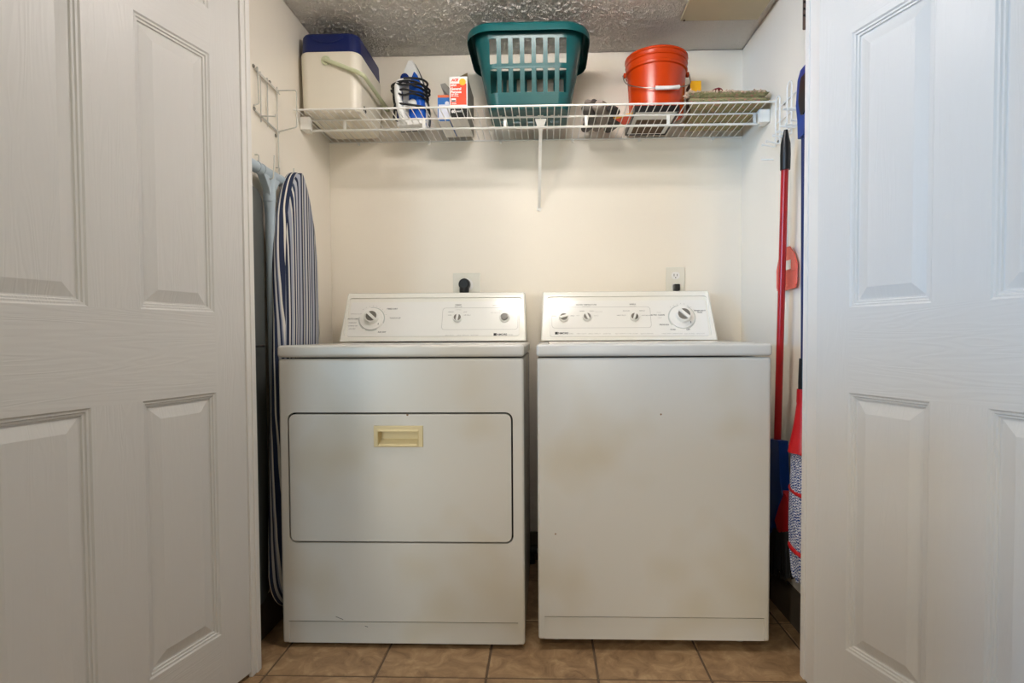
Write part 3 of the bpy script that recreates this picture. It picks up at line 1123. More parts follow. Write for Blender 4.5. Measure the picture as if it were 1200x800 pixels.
b.prism([(-.0055, 0), (.0055, 0), (.0065, ln - .045), (.020, ln - .004), (.020, ln), (-.020, ln), (-.020, ln - .004), (-.0065, ln - .045)],
        (bv, ex_, dv, en_), -0.0035, 0.0035, 0.0008)
b.lathe([(.010, 0), (.010, .006), (.004, .008)], ((0.872, -0.0005, 1.462), (1, 0, 0), (0, 0, 1), (0, -1, 0)), 16, 0)
b.build('support_brace', M['shelf'], sh)
c0 = MB().box(0.120, 0.130, -0.010, -0.0008, SZ - .018, SZ - .003, 0.002).build('wall_clip', M['shelf'], sh)
for x in (0.418, 0.715, 1.011, 1.283, 1.581):
    copy_part(c0, (x - .125, 0, 0))
DECK = SZ + .0008

# ------------------------------------------------------------------ things on the shelf
# cooler
co = thing('cooler', 'small cream picnic cooler with a dark blue lid at the left end of the shelf', 'cooler', (0.118, -0.165, DECK))


def rr3(x0, x1, y0, y1, r, z, n=5):
    return [(a, b, z) for a, b in rrect(x0, x1, y0, y1, r, n)]


cb = MB()
cx0, cx1, cy0, cy1 = 0.010, 0.232, -0.312, -0.018
cb.loft([rr3(cx0 + .014, cx1 - .012, cy0 + .012, cy1 - .012, .026, DECK), rr3(cx0 + .007, cx1 - .005, cy0 + .005, cy1 - .005, .032, DECK + .006),
         rr3(cx0 + .004, cx1 - .003, cy0 + .003, cy1 - .003, .034, DECK + .03), rr3(cx0, cx1, cy0, cy1, .036, DECK + .205),
         rr3(cx0 + .003, cx1 - .003, cy0 + .003, cy1 - .003, .034, DECK + .2125), rr3(cx0 + .012, cx1 - .012, cy0 + .012, cy1 - .012, .03, DECK + .2125)])
cb.build('body', M['cooler'], co, ang=40)
cl = MB()
z = DECK + .213
e = .003
cl.loft([rr3(cx0 + .006, cx1 - .006, cy0 + .006, cy1 - .006, .034, z), rr3(cx0 + e, cx1 - e, cy0 + e, cy1 - e, .036, z + .003),
         rr3(cx0 + e + .002, cx1 - e - .002, cy0 + e + .002, cy1 - e - .002, .036, z + .058), rr3(cx0 + e + .006, cx1 - e - .006, cy0 + e + .006, cy1 - e - .006, .034, z + .066),
         rr3(cx0 + .016, cx1 - .016, cy0 + .016, cy1 - .016, .03, z + .070)])
lid = cl.build('lid', M['coolerlid'], co, ang=40)
gpts = []
for i in range(15):
    a = R(200 + 140 * i / 14)
    gpts.append((0.118 + .062 * math.cos(a), cy0 + e - .0005, z + .052 + .030 * math.sin(a) + .01))
MB().tube(gpts, 0.0018, 6).build('finger_grip', M['coolerlid'], lid)
ch = MB()
pz = DECK + .180
for ys, s in ((cy0 - .003, -1), (cy1 + .003, 1)):
    ch.lathe([(.0165, 0), (.0165, .004), (.013, .006)], ((0.112, ys + (.004 if s < 0 else -.004), pz), (1, 0, 0), (0, 0, 1), (0, s, 0)), 24)
hpth = fillet([(0.112, cy0 - .007, pz), (0.232, cy0 - .009, pz - .048), (0.252, cy0 - .008, pz - .060), (0.252, cy1 + .008, pz - .060),
               (0.232, cy1 + .009, pz - .048), (0.112, cy1 + .006, pz)], 0.02, 5)
ch.tube(hpth, 0.0075, 10)
ch.build('carry_handle', M['coolerhandle'], co)

mk_ = MB()
for k, pts_ in enumerate(([(-.262, .012), (-.256, .028), (-.252, .014), (-.247, .030)], [(-.243, .014), (-.238, .022), (-.234, .013), (-.230, .020)], [(-.258, .008), (-.245, .010), (-.228, .008)])):
    mk_.tube([(cx1 - .0035 + .0012 * (z_ / .03), y_, DECK + .010 + z_) for y_, z_ in pts_], .0016, 5)
mk_.build('print', M['printb'], co)

# clothes iron
ir = thing('clothes_iron', 'blue and white clothes iron standing on its heel with black cord wrapped round it', 'iron', (0.375, -0.150, DECK))
ya = R(10)
iex = Vector((math.cos(ya), -math.sin(ya), 0))
ien = Vector((-math.sin(ya), -math.cos(ya), 0))
iz = (Vector((0, 0, 1)) + Vector((-.03, .01, 0))).normalized()
io = Vector((0.378, -0.130, DECK))


def ip(x, zc, n):
    return io + iex * x + iz * zc + ien * n


def iron_outline(s, z0, z1, tip=.276, n=10):
    """pointed sole outline between heights z0 and z1, scaled in width by s"""
    def hw(zc):
        t = max(0, min(1, (zc - .03) / (tip - .03)))
        return s * .063 * (1 - t ** 2.1) ** .80 if t > 0 else s * (.056 + .007 * zc / .03)
    zz = [z0 + (z1 - z0) * i / n for i in range(n + 1)]
    rgt = [(hw(q), q) for q in zz]
    lft = [(-hw(q), q) for q in zz[::-1] if hw(q) > 1e-5]
    return rgt + lft


ifr = (io, iex, iz, ien)
MB().prism(iron_outline(1.05, .002, .2755, n=16), ifr, -.034, -.028).build('soleplate', M['sole'], ir)
MB().prism(iron_outline(.96, .002, .268, n=16), ifr, -.028, -.002, .004).build('skirt', M['white'], ir)
ib = MB()
wedge = [(-.008, .010), (.057, .010), (.0585, .07), (.055, .12), (.046, .165), (.030, .205), (.020, .218), (.008, .190), (-.002, .165)]
cx_, cz_ = .022, .09
lo = []
for n_, k_ in ((-.004, 1.0), (.006, 1.0), (.016, .93), (.024, .74), (.027, .45)):
    lo.append([ip(cx_ + (a - cx_) * k_, cz_ + (q - cz_) * k_, n_) for a, q in wedge])
ib.loft(lo)
ib.build('body', M['ironblue'], ir)
MB().prism([(-.057, .012), (-.034, .012), (-.034, .150), (-.042, .158), (-.052, .110), (-.0575, .07)], ifr, -.006, .014, .004).build('body_side', M['irondark'], ir)
ih = MB()
ih.tube(smooth_path([ip(-.012, .182, .000), ip(-.018, .172, .022), ip(-.024, .156, .050), ip(-.026, .13, .062), ip(-.024, .08, .060), ip(-.018, .035, .048), ip(-.008, .012, .02)], 6),
        [.016] * 6 + [.015] * 6 + [.0135] * 18 + [.015] * 7, 14)
ih.box(-.5, .5, -.5, .5, -.5, .5, .2, X=Matrix.Translation(ip(0, .0155, .012)) @ Matrix((iex, ien, iz)).transposed().to_4x4() @ Matrix.Diagonal((.105, .05, .028, 1)))
ih.lathe([(.016, 0), (.017, .010), (.012, .012)], (ip(.018, .085, .022), iex, iz, ien), 20)
ih.build('handle', M['white'], ir)
MB().lathe([(.017, 0), (.017, .010), (.014, .012), (.007, .0125), (.007, .018)], (ip(-.020, .197, .000), iex, iz, ien), 24).build('dial', M['irondark'], ir)
ic = MB()
pts = []
loops_ = [(.170, .004), (.158, -.010), (.140, .012), (.122, -.004), (.150, -.016), (.100, .012), (.07, .0)]
nn = 12
for k, (zc, tl) in enumerate(loops_):
    for i in range(nn):
        a = 2 * math.pi * i / nn
        rx = .067 + .006 * math.sin(k * 2.1) + .004 * random.random()
        rn_f, rn_b = .070 + .005 * (k % 3), .046
        x = rx * math.sin(a)
        n_ = math.cos(a)
        n_ = n_ * rn_f if n_ > 0 else n_ * rn_b
        nz_ = loops_[(k + 1) % len(loops_)][0]
        zz = zc + (nz_ - zc) * max(0, (i - 8) / 4) ** 1 + tl * math.sin(a) + .004 * random.uniform(-1, 1)
        pts.append(ip(x, zz, n_ - .004))
pts += [ip(-.05, .045, .05), ip(-.045, .02, .06), ip(-.03, .012, .058)]
ic.tube(smooth_path(pts, 3), .0041, 7)
ic.build('cord', M['rubber'], ir)

# lamp-bulb style carton, open top, and the blue carton behind it


def carton(name, label, cat, x0, x1, y0, y1, z1, sidemat):
    r_ = thing(name, label, cat, ((x0 + x1) / 2, (y0 + y1) / 2, DECK))
    t = .0012
    m = MB()
    m.box(x0, x1, y0, y0 + t, DECK, z1)
    m.box(x0, x1, y1 - t, y1, DECK, z1, mi=1)
    m.box(x0, x0 + t, y0 + t, y1 - t, DECK, z1, mi=1)
    m.box(x1 - t, x1, y0 + t, y1 - t, DECK, z1, mi=1)
    m.box(x0 + t, x1 - t, y0 + t, y1 - t, DECK, DECK + t, mi=0)
    m.build('body', [M['paper'], sidemat], r_)
    return r_


FR = ((0, 0, 0), (1, 0, 0), (0, 0, 1), (0, -1, 0))
bx1 = carton('small_carton', 'open red and white carton with a yellow dot beside the teal basket', 'box', 0.541, 0.608, -0.220, -0.035, 1.906, M['card'])
pr = MB()
yq = -0.2200
zt_, zb_ = 1.906, DECK
pr.box(0.5445, 0.6045, yq - .0005, yq, 1.802, 1.880, 0, 0)
pr.box(0.5430, 0.6065, yq - .0005, yq, DECK + .003, 1.788, 0, 3)
pr.lathe([(.0125, 0), (.0125, .0008)], ((0.590, yq, 1.886), (1, 0, 0), (0, 0, 1), (0, -1, 0)), 24, 1)
pr.box(0.5475, 0.5650, yq - .0009, yq - .0004, 1.8125, 1.8260, 0, 2)
pr.box(0.5490, 0.5635, yq - .0011, yq - .0008, 1.8140, 1.8190, 0, 3)
for s_, x, z, sz_, mi, off, shr in (('ACE', 0.5605, 1.8925, .0125, 0, .0008, .3), ('60W', 0.5460, 1.8735, .0105, 2, .0007, 0), ('General', 0.5460, 1.8605, .0120, 2, .0008, 0),
                          ('Purpose', 0.5460, 1.8490, .0120, 2, .0008, 0), ('Light Bulbs', 0.5460, 1.8405, .0065, 2, .0002, 0), ('Soft White', 0.5460, 1.8340, .0065, 2, .0002, 0),
                          ('60', 0.5480, 1.7770, .0140, 2, .001, 0), ('WATTS', 0.5660, 1.7770, .0075, 2, .0004, 0), ('4 BULBS', 0.5470, 1.8060, .0055, 2, .0003, 0)):
    vs, fs = letters(s_, sz_, (x, yq - .0006, z), (1, 0, 0), (0, 0, 1), (0, -1, 0), align='LEFT' if s_ != 'ACE' else 'CENTER', off=off, shear=shr)
    pr.add(vs, fs, mi)
pr.build('print', [M['ored'], M['ylw'], M['paper'], M['dark']], bx1)
fl1 = MB()
fl1.prism([(0.545, 1.9062), (0.6065, 1.9062), (0.6045, 1.9330)], ((0, -0.190, 0), (1, 0, 0), (0, 0, 1), (0, -1, 0)), 0, .0012)
fl1.build('flap', [M['cardin']], bx1)
fl2 = MB()
fl2.prism([(0.5395, 1.852), (0.5395, 1.875), (0.5190, 1.8985), (0.5010, 1.8945), (0.5030, 1.8850), (0.5260, 1.858)], ((0, -0.185, 0), (1, 0, 0), (0, 0, 1), (0, -1, 0)), -.10, .0012)
fl2.build('flap', [M['card']], bx1)

bx2 = carton('small_carton', 'blue and white carton with an orange top strip between the iron and red carton', 'box', 0.492, 0.538, -0.200, -0.030, 1.848, M['bluecard'])
pr = MB()
pr.box(0.4925, 0.5375, -.2005, -.2000, 1.838, 1.8475, 0, 0)
pr.box(0.4925, 0.5375, -.2005, -.2000, 1.812, 1.838, 0, 1)
pr.box(0.4960, 0.5375, -.2005, -.2000, 1.762, 1.812, 0, 2)
pr.box(0.4925, 0.4960, -.2005, -.2000, 1.750, 1.812, 0, 1)
pr.box(0.4960, 0.5375, -.2005, -.2000, 1.750, 1.762, 0, 1)
pr.lathe([(.008, 0), (.008, .0004)], ((0.528, -.2005, 1.816), (1, 0, 0), (0, 0, 1), (0, -1, 0)), 16, 2)
pr.build('print', [M['orcard'], M['bluecard'], M['lblue']], bx2)

# laundry basket
ba = thing('laundry_basket', 'teal plastic laundry basket with slotted sides in the middle of the shelf', 'basket', (0.838, -0.2, DECK))
bz = [0, .004, .10, .19, .265, .268]
ZB, ZT = DECK, 2.010


def bsk(t, ins, n=6):
    """basket section at height fraction t"""
    xa, xb = 0.694 - .052 * t, 0.983 + .052 * t
    ya_, yb_ = -0.296 - .062 * t, -0.105 + .080 * t
    z = ZB + (ZT - ZB) * t
    return [(a, b_, z) for a, b_ in rrect(xa + ins, xb - ins, ya_ + ins, yb_ - ins, .045 + .030 * t - ins * .5, n)]


m = MB()
outer = [bsk(t, 0) for t in (0, .02, .18, .52, .54, .56, .8, .96, 1.0)]
for k in (4,):
    outer[k] = bsk(.54, .0015)
inner = [bsk(t, .0032) for t in (1.0, .8, .5, .2, .025)]
outer[0] = bsk(0, .012)
m.loft(outer + inner)
body = m.build('body', M['teal'], ba, ang=40)
cuts = MB()
xs = [0.838 + (i - 3) * .0408 for i in range(7)]
for z0, z1 in ((1.806, 1.882), (1.897, 1.975)):
    for i, x in enumerate(xs):
        cuts.box(x - .0125, x + .0125, -0.40, 0.05, z0, z1, 0.002, seg=1)
cuts2 = MB()
for z0, z1 in ((1.806, 1.882), (1.897, 1.975)):
    for i in range(5):
        y = -0.195 + (i - 2) * .036
        cuts2.box(0.5, 1.2, y - .010, y + .010, z0, z1, 0.002, seg=1)
cuts3 = MB()
for i in range(5):
    for j in range(3):
        cuts3.box(0.838 + (i - 2) * .048 - .016, 0.838 + (i - 2) * .048 + .016, -0.245 + j * .05, -0.245 + j * .05 + .026, ZB - .02, ZB + .03)
cut(body, cuts, cuts2, cuts3)
rm = MB()


def rim(t_ins, z):
    xa, xb, ya_, yb_ = 0.642, 1.035, -0.358, -0.025
    return [(a, b_, z) for a, b_ in rrect(xa - t_ins, xb + t_ins, ya_ - t_ins * .9, yb_ + min(t_ins, .018), .078 + t_ins * .8, 8)]


rm.loft([rim(-.003, ZT - .002), rim(.004, ZT + .007), rim(.012, ZT + .009), rim(.019, ZT + .006), rim(.023, ZT - .002), rim(.024, ZT - .024),
         rim(.022, ZT - .024), rim(.0205, ZT - .003), rim(.011, ZT + .005), rim(.003, ZT + .003)], cap0=False, cap1=False)
o_ = rm.build('rim', M['teal'], ba, ang=50)

# bundle of cloth: loose folds lying over each other
bo = thing('cloth_bundle', 'loose pile of folded grey and brown cloth between the teal basket and orange bucket', 'cloth', (1.11, -0.15, DECK))
folds = [  # path, radius, flattening, colour
    ([(1.045, -.270, .017), (1.070, -.160, .017), (1.060, -.040, .017)], .024, .65, '#5D5854'),
    ([(1.085, -.290, .016), (1.115, -.190, .016), (1.100, -.050, .016)], .027, .60, '#8B8077'),
    ([(1.135, -.200, .016), (1.165, -.140, .016), (1.150, -.035, .016)], .026, .60, '#4C4641'),
    ([(1.130, -.275, .012), (1.150, -.245, .012), (1.160, -.215, .012)], .020, .6, '#2E2B2A'),
    ([(1.055, -.250, .046), (1.085, -.140, .052), (1.075, -.050, .048)], .022, .60, '#6E625A'),
    ([(1.095, -.240, .047), (1.130, -.150, .050), (1.120, -.060, .046)], .023, .55, '#9C8F84'),
    ([(1.080, -.190, .074), (1.105, -.110, .080), (1.090, -.060, .074)], .015, .60, '#453A36'),
    ([(1.060, -.170, .082), (1.100, -.130, .090), (1.140, -.120, .070)], .009, .60, '#E4DFD8'),
]
for k, (pth, r0, flat, hexc) in enumerate(folds):
    sp_ = smooth_path([Vector((a, b_, 0)) for a, b_, c_ in pth], 8)
    hz = smooth_path([Vector((c_, 0, 0)) for a, b_, c_ in pth], 8)
    f_ = MB()
    n_s = len(sp_)
    f_.tube(sp_, [r0 * (.35 + .65 * math.sin(math.pi * (i + .6) / (n_s + .2)) ** .5) * (1 + .14 * noise.noise(Vector((i * .4, k, 0)))) for i in range(n_s)], 14)
    for i, v in enumerate(f_.v):
        h_ = hz[i // 14].x
        wr_ = .0035 * noise.noise(Vector((v.x * 50, v.y * 40, v.z * 50 + k)))
        v.z = max(DECK + .0005, DECK + h_ + (v.z + wr_) * flat)
        v.x += wr_
    f_.build('fold', pmat('bundle_cloth_%s' % hexc[1:].lower(), hexc, 0.75, var=0.12, scale=40), bo, ang=70)

# picture frame under the bucket
fm = thing('picture_frame', 'black edged picture frame lying flat under the orange bucket', 'frame', (1.305, -0.145, DECK))
fz = DECK
fx0, fx1, fy0, fy1 = 1.222, 1.386, -0.262, -0.020
MB().box(fx0 + .006, fx1 - .006, fy0 + .006, fy1 - .006, fz + .003, fz + .014).build('mat_board', M['paper'], fm)
MB().box(fx0 + .022, fx1 - .022, fy0 + .085, fy1 - .018, fz + .0015, fz + .0029).build('picture', M['brown'], fm)
q_ = MB()
q_.box(fx0, fx1, fy0, fy0 + .006, fz, fz + .022, .001)
q_.box(fx0, fx1, fy1 - .006, fy1, fz, fz + .022, .001)
q_.box(fx0, fx0 + .006, fy0 + .006, fy1 - .006, fz, fz + .022, .001)
q_.box(fx1 - .006, fx1, fy0 + .006, fy1 - .006, fz, fz + .022, .001)
q_.build('frame_edge', M['black'], fm)
MB().box(fx0 + .010, fx1 - .010, fy0 + .010, fy1 - .010, fz + .0145, fz + .0215).build('backing', M['dark'], fm)

# leaflet
lf = MB()
lz = DECK + .0003
poly = [(1.152, -0.200), (1.196, -0.130), (1.219, -0.150), (1.219, -0.246), (1.200, -0.255)]
lf.prism([(1.152, -0.205), (1.200, -0.135), (1.218, -0.150), (1.218, -0.250)], ((0, 0, 0), (1, 0, 0), (0, 1, 0), (0, 0, 1)), lz, lz + .003, 0, 0)
lf.prism([(1.152, -0.205), (1.218, -0.250), (1.218, -0.236), (1.160, -0.196)], ((0, 0, 0), (1, 0, 0), (0, 1, 0), (0, 0, 1)), lz - .0002, lz + .0032, 0, 1)
tag(lf.build('leaflet', [M['ored'], M['ylw']], org=(1.19, -.2, DECK)), 'flat orange and yellow leaflet lying beside the black frame under the bucket', 'leaflet')

# bucket
BC = Vector((1.322, -0.150, fz + .0225))
bk = thing('bucket', 'orange plastic bucket with a wire bail and white grip', 'bucket', BC)
bfr = (BC, (1, 0, 0), (0, 1, 0), (0, 0, 1))
hb = .210
MB().lathe([(.098, 0), (.1015, .003), (.1060, .10), (.1095, .155), (.1135, .157), (.1160, .158), (.1165, .166), (.1125, .170), (.1128, .186), (.1165, .188), (.1165, .192), (.1135, .195),
            (.1145, hb - .006), (.1180, hb - .003), (.1180, hb + .003), (.1150, hb + .003), (.1115, hb), (.1075, .15), (.1040, .10), (.0995, .006)],
           bfr, 56).build('body', M['bucket'], bk, ang=30)
bl = MB()
ep = [(BC.x - .1195, BC.y, BC.z + .158), (BC.x + .1195, BC.y, BC.z + .158)]
for e_, s in zip(ep, (-1, 1)):
    bl.lathe([(.010, 0), (.010, .008), (.005, .010)], ((e_[0] - s * .005, e_[1], e_[2]), (0, 1, 0), (0, 0, 1), (s, 0, 0)), 14, 1)
arc = []
for i in range(33):
    a = math.pi * i / 32
    x = BC.x - .126 * math.cos(a) * (1 + .05 * math.sin(a) ** 2)
    out = math.sin(a)
    arc.append((x, BC.y - .119 * out, BC.z + .158 - .100 * out ** .7))
bl.tube(arc, .0019, 7)
bail = bl.build('bail', [M['steel'], M['bucket']], bk)
mid = Vector(arc[16])
g0, g1 = Vector(arc[12]), Vector(arc[22])
gp = MB().tube([Vector(arc[i]) + Vector((0, -.001, 0)) for i in range(14, 22)], [.0075] + [.0070] * 6 + [.0075], 12)
gp.build('grip', M['white'], bail)

# yellow box, rug, maroon cloth
X_ = thing('yellow_box', 'slim yellow fronted box standing on the left end of the folded rug by the bucket', 'box', (1.467, -.13, DECK + .057))
MB().box(1.4475, 1.4880, -0.1680, -0.1650, DECK + .057, 1.8980, .0006).build('front_face', M['ybox'], X_)
MB().box(1.4480, 1.4875, -0.1650, -0.1000, DECK + .057, 1.8970, .0008).build('carton_body', M['brown'], X_)

rg = thing('folded_rug', 'folded olive green woven rug with pale fringe at the right end of the shelf', 'rug', (1.55, -.17, DECK))


def soft_slab(x0, x1, y0, y1, z0, z1, amp, seed, res=(26, 26), skew=0.0):
    m = MB()
    nx, ny = res
    top, bot = [], []
    for j in range(ny + 1):
        for i in range(nx + 1):
            u, v = i / nx, j / ny
            ed = min(u, 1 - u, v, 1 - v)
            k = min(1, ed * 9)
            k = math.sqrt(max(0, 1 - (1 - k) ** 2))
            y = y0 + (y1 - y0) * v
            xl = x0 + skew * min(1, max(0, v * 2.2))
            x = xl + (x1 - xl) * u
            n_ = noise.noise(Vector((x * 18, y * 18, seed)))
            zm = (z0 + z1) / 2 if seed else z0
            top.append((x, y, zm + (z1 - zm + n_ * amp) * k))
            bot.append((x, y, zm - (zm - z0) * k))
    st = nx + 1
    fs = []
    for j in range(ny):
        for i in range(nx):
            a = j * st + i
            fs.append((a, a + 1, a + st + 1, a + st))
    m.add(top, fs)
    m.add(bot, [f[::-1] for f in fs])
    return m


# three folded layers; the lowest rests on the wires
soft_slab(1.400, 1.686, -0.322, -0.040, DECK, DECK + .028, .003, 3, skew=.047).build('lower_layer', M['rug'], rg, ang=60)
soft_slab(1.404, 1.686, -0.316, -0.040, DECK + .026, DECK + .055, .004, 5, skew=.045).build('upper_layer', M['rug'], rg, ang=60)
soft_slab(1.520, 1.684, -0.215, -0.045, DECK + .053, DECK + .085, .005, 8).build('top_layer', M['rug'], rg, ang=60)
fr_ = MB()
for k in range(150):
    u = random.random()
    if k % 3 == 0:
        x, y, z = 1.405 + .02 * random.random(), -.312 + .05 * random.random(), DECK + .046
    elif k % 3 == 1:
        x, y, z = 1.525 + .155 * u, -.212 + .03 * random.random(), DECK + .076
    else:
        x, y, z = 1.410 + .270 * u, -.318 + .012 * random.random(), DECK + .040 + .006 * random.random()
    d_ = Vector((random.uniform(-1, 1), random.uniform(-1, .2), random.uniform(-.4, .4))).normalized() * (.012 if k % 3 < 2 else .006)
    p = Vector((x, y, z))
    fr_.tube([p, p + d_ * .5 + Vector((0, 0, .003)), p + d_], [.0036, .0034, .0020], 5)
fo = fr_.build('fringe', M['fringe'], rg)
fo['kind'] = 'stuff'
mc = MB()
loops = []
for i in range(9):
    ph = math.pi * i / 8
    loops.append([(1.545 + .036 * math.sin(ph) * math.cos(a) * (1 + .2 * noise.noise(Vector((a, ph, 2)))), -0.150 + .05 * math.sin(ph) * math.sin(a), DECK + .103 + .012 * math.cos(ph) + .003 * math.sin(3 * a)) for a in [2 * math.pi * j / 16 for j in range(16)]])
mc.loft(loops)
tag(mc.build('rag', M['maroon'], org=(1.545, -.15, DECK + .088)), 'small dark red rag lying on top of the folded olive rug', 'rag')

# ------------------------------------------------------------------ left wall: rack and ironing board
lr = thing('wire_rack', 'grey white wire hanger rack on the left wall holding the ironing board', 'rack', (0.004, -0.54, 1.62))
wr = .0020
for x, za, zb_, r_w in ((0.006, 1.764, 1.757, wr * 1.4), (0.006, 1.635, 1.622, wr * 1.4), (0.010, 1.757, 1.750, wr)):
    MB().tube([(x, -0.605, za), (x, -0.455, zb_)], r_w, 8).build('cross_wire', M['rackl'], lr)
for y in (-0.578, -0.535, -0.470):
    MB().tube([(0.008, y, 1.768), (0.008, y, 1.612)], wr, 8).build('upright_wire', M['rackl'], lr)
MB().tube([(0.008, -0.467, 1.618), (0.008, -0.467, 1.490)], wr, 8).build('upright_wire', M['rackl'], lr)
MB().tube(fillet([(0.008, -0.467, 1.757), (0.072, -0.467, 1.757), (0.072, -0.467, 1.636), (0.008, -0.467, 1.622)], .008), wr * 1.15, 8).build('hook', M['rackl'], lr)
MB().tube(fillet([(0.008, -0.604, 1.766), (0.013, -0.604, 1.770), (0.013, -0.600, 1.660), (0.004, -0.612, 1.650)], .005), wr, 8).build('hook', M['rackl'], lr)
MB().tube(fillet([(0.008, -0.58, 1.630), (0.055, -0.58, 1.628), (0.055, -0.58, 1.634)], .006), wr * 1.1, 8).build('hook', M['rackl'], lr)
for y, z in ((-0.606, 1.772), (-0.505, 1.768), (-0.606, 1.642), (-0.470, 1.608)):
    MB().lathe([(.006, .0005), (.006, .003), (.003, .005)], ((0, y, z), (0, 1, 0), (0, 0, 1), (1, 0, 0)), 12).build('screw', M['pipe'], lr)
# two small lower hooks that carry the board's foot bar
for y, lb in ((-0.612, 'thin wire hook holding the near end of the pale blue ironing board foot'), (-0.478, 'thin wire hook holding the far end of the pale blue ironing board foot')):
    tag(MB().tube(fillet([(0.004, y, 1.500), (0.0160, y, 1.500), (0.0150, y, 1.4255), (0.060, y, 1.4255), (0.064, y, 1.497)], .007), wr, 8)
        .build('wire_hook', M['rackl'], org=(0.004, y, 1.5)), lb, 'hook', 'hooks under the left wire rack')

ibd = thing('ironing_board', 'ironing board in blue and white striped cover hanging on the left wall', 'ironing board', (0.05, -0.5, 0.1))
XF, XB = 0.083, 0.052


def board_c(z):
    t = max(0, min(1, (1.0 - z) / .9))
    return -0.458 - .055 * t


def board_hw(z):
    top, bot = 1.487, 0.066
    if z >= 1.05:
        t = (top - z) / (top - 1.05)
        return .142 * max(0, 1 - (1 - t) ** 2.6) ** .62 if t < 1 else .142
    if z > .22:
        return .142 + .012 * min(1, (1.05 - z) / .4)
    t = max(0, (z - bot) / (.22 - bot))
    return .154 * math.sqrt(max(0, 1 - (1 - t) ** 2))


zs_ = [1.4868, 1.483, 1.476, 1.466, 1.452, 1.434, 1.41, 1.38, 1.34, 1.29, 1.23, 1.16, 1.08, .99, .88, .75, .6, .45, .32, .24, .19, .15, .12, .095, .078, .069, .0662]
# flat cloth face with its own UV, then the wrinkled skirt round the edge


def uvmesh(name, mat, verts, faces, uvs, parent):
    o_ = Vector(parent['_org'])
    me = bpy.data.meshes.new(name)
    me.from_pydata([tuple(Vector(v) - o_) for v in verts], [], faces)
    me.materials.append(mat)
    ul = me.uv_layers.new(name='UVMap')
    for p in me.polygons:
        for li in p.loop_indices:
            ul.data[li].uv = uvs[me.loops[li].vertex_index]
    me.shade_smooth()
    me.set_sharp_from_angle(angle=R(60))
    ob = bpy.data.objects.new(name, me)
    COL.objects.link(ob)
    ob.parent = parent
    ob['_org'] = list(o_)
    return ob


V, Fc, U = [], [], []
nc = 13
for z in zs_:
    hw, c = board_hw(z), board_c(z)
    for i in range(nc):
        s = -1 + 2 * i / (nc - 1)
        y = c + hw * s * (1 if s > 0 else .80)
        bul = XF - .010 * abs(s) ** 6
        V.append((bul, y, z))
        U.append(((y - board_c(z)) / .098 + .3, z))
for k in range(len(zs_) - 1):
    for i in range(nc - 1):
        a = k * nc + i
        Fc.append((a, a + nc, a + nc + 1, a + 1))
cov = uvmesh('cover', M['stripe'], V, Fc, U, ibd)
V, Fc, U = [], [], []
for side in (-1, 1):
    base = len(V)
    nr = 7
    zz = []
    for k in range(len(zs_) - 1):
        for q in range(3):
            zz.append(zs_[k] + (zs_[k + 1] - zs_[k]) * q / 3)
    zz.append(zs_[-1])
    for z in zz:
        hw, c = board_hw(z), board_c(z)
        for i in range(nr):
            t = i / (nr - 1)
            a = t * math.pi * .62
            wob = .0025 * noise.noise(Vector((z * 14, t * 2, side * 5)))
            y = c + side * ((hw if side > 0 else hw * .80) + (.011 if side > 0 else .011 + hw * .20) * math.sin(a) ** (1 if side > 0 else .8) - .010 * (1 - math.cos(a)) * .6 + wob)
            x = XF - .010 - .028 * t
            V.append((x + wob, y, z))
            U.append((t * .9 + z * 1.3 * side + .05 * noise.noise(Vector((z * 9, 0, 1))), z))
    for k in range(len(zz) - 1):
        for i in range(nr - 1):
            a = base + k * nr + i
            Fc.append((a, a + 1, a + nr + 1, a + nr) if side > 0 else (a, a + nr, a + nr + 1, a + 1))
uvmesh('cover_edge', M['stripew'], V, Fc, U, cov)
dk = MB()
dk.loft([[(x, board_c(z) + s * max(board_hw(z) * .85 - .010, .001), z) for x, s in ((XB - .004, -1), (XB + .016, -1), (XB + .016, 1), (XB - .004, 1))] for z in zs_])
dk.build('deck', M['dgrey'], ibd)
un = MB()  # added dark plate standing in for the shaded wall behind the legs
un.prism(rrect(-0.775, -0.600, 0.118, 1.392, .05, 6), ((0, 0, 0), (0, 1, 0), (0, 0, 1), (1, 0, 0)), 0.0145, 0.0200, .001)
un.build('shade_plate', M['dgrey'], ibd)
lg = MB()
lg.tube([(0.036, -0.592, 1.440), (0.036, -0.590, 1.375), (0.036, -0.588, 1.30), (0.036, -0.582, 0.50)], [.020, .0175, .0140, .0135], 16)
lg.build('leg', M['lbleg'], ibd)
lg = MB()
lg.tube([(0.036, -0.590, 1.395), (0.036, -0.590, 1.360)], .0185, 16)
lg.prism([(-.665, 1.452), (-.520, 1.452), (-.545, 1.428), (-.572, 1.395), (-.578, 1.37), (-.604, 1.37), (-.612, 1.395), (-.640, 1.428)],
         ((0, 0, 0), (0, 1, 0), (0, 0, 1), (1, 0, 0)), .024, .048, .004)
lg.build('leg_socket', M['lbleg'], ibd)
ft = MB()
ft.tube([(0.036, -0.745, 1.446), (0.036, -0.485, 1.446)], .0165, 16)
for y in (-.668, -.640, -.518):
    ft.tube([(0.036, y - .003, 1.446), (0.036, y + .003, 1.446)], .0180, 16)
ft.build('foot_bar', M['lbleg'], ibd)
hk = MB().tube(fillet([(0.022, -0.715, 0.930), (0.036, -0.715, 0.930), (0.036, -0.715, 0.912), (0.036, -.64, .912)], .003), .004, 8)
hk.build('latch', M['black'], ibd)

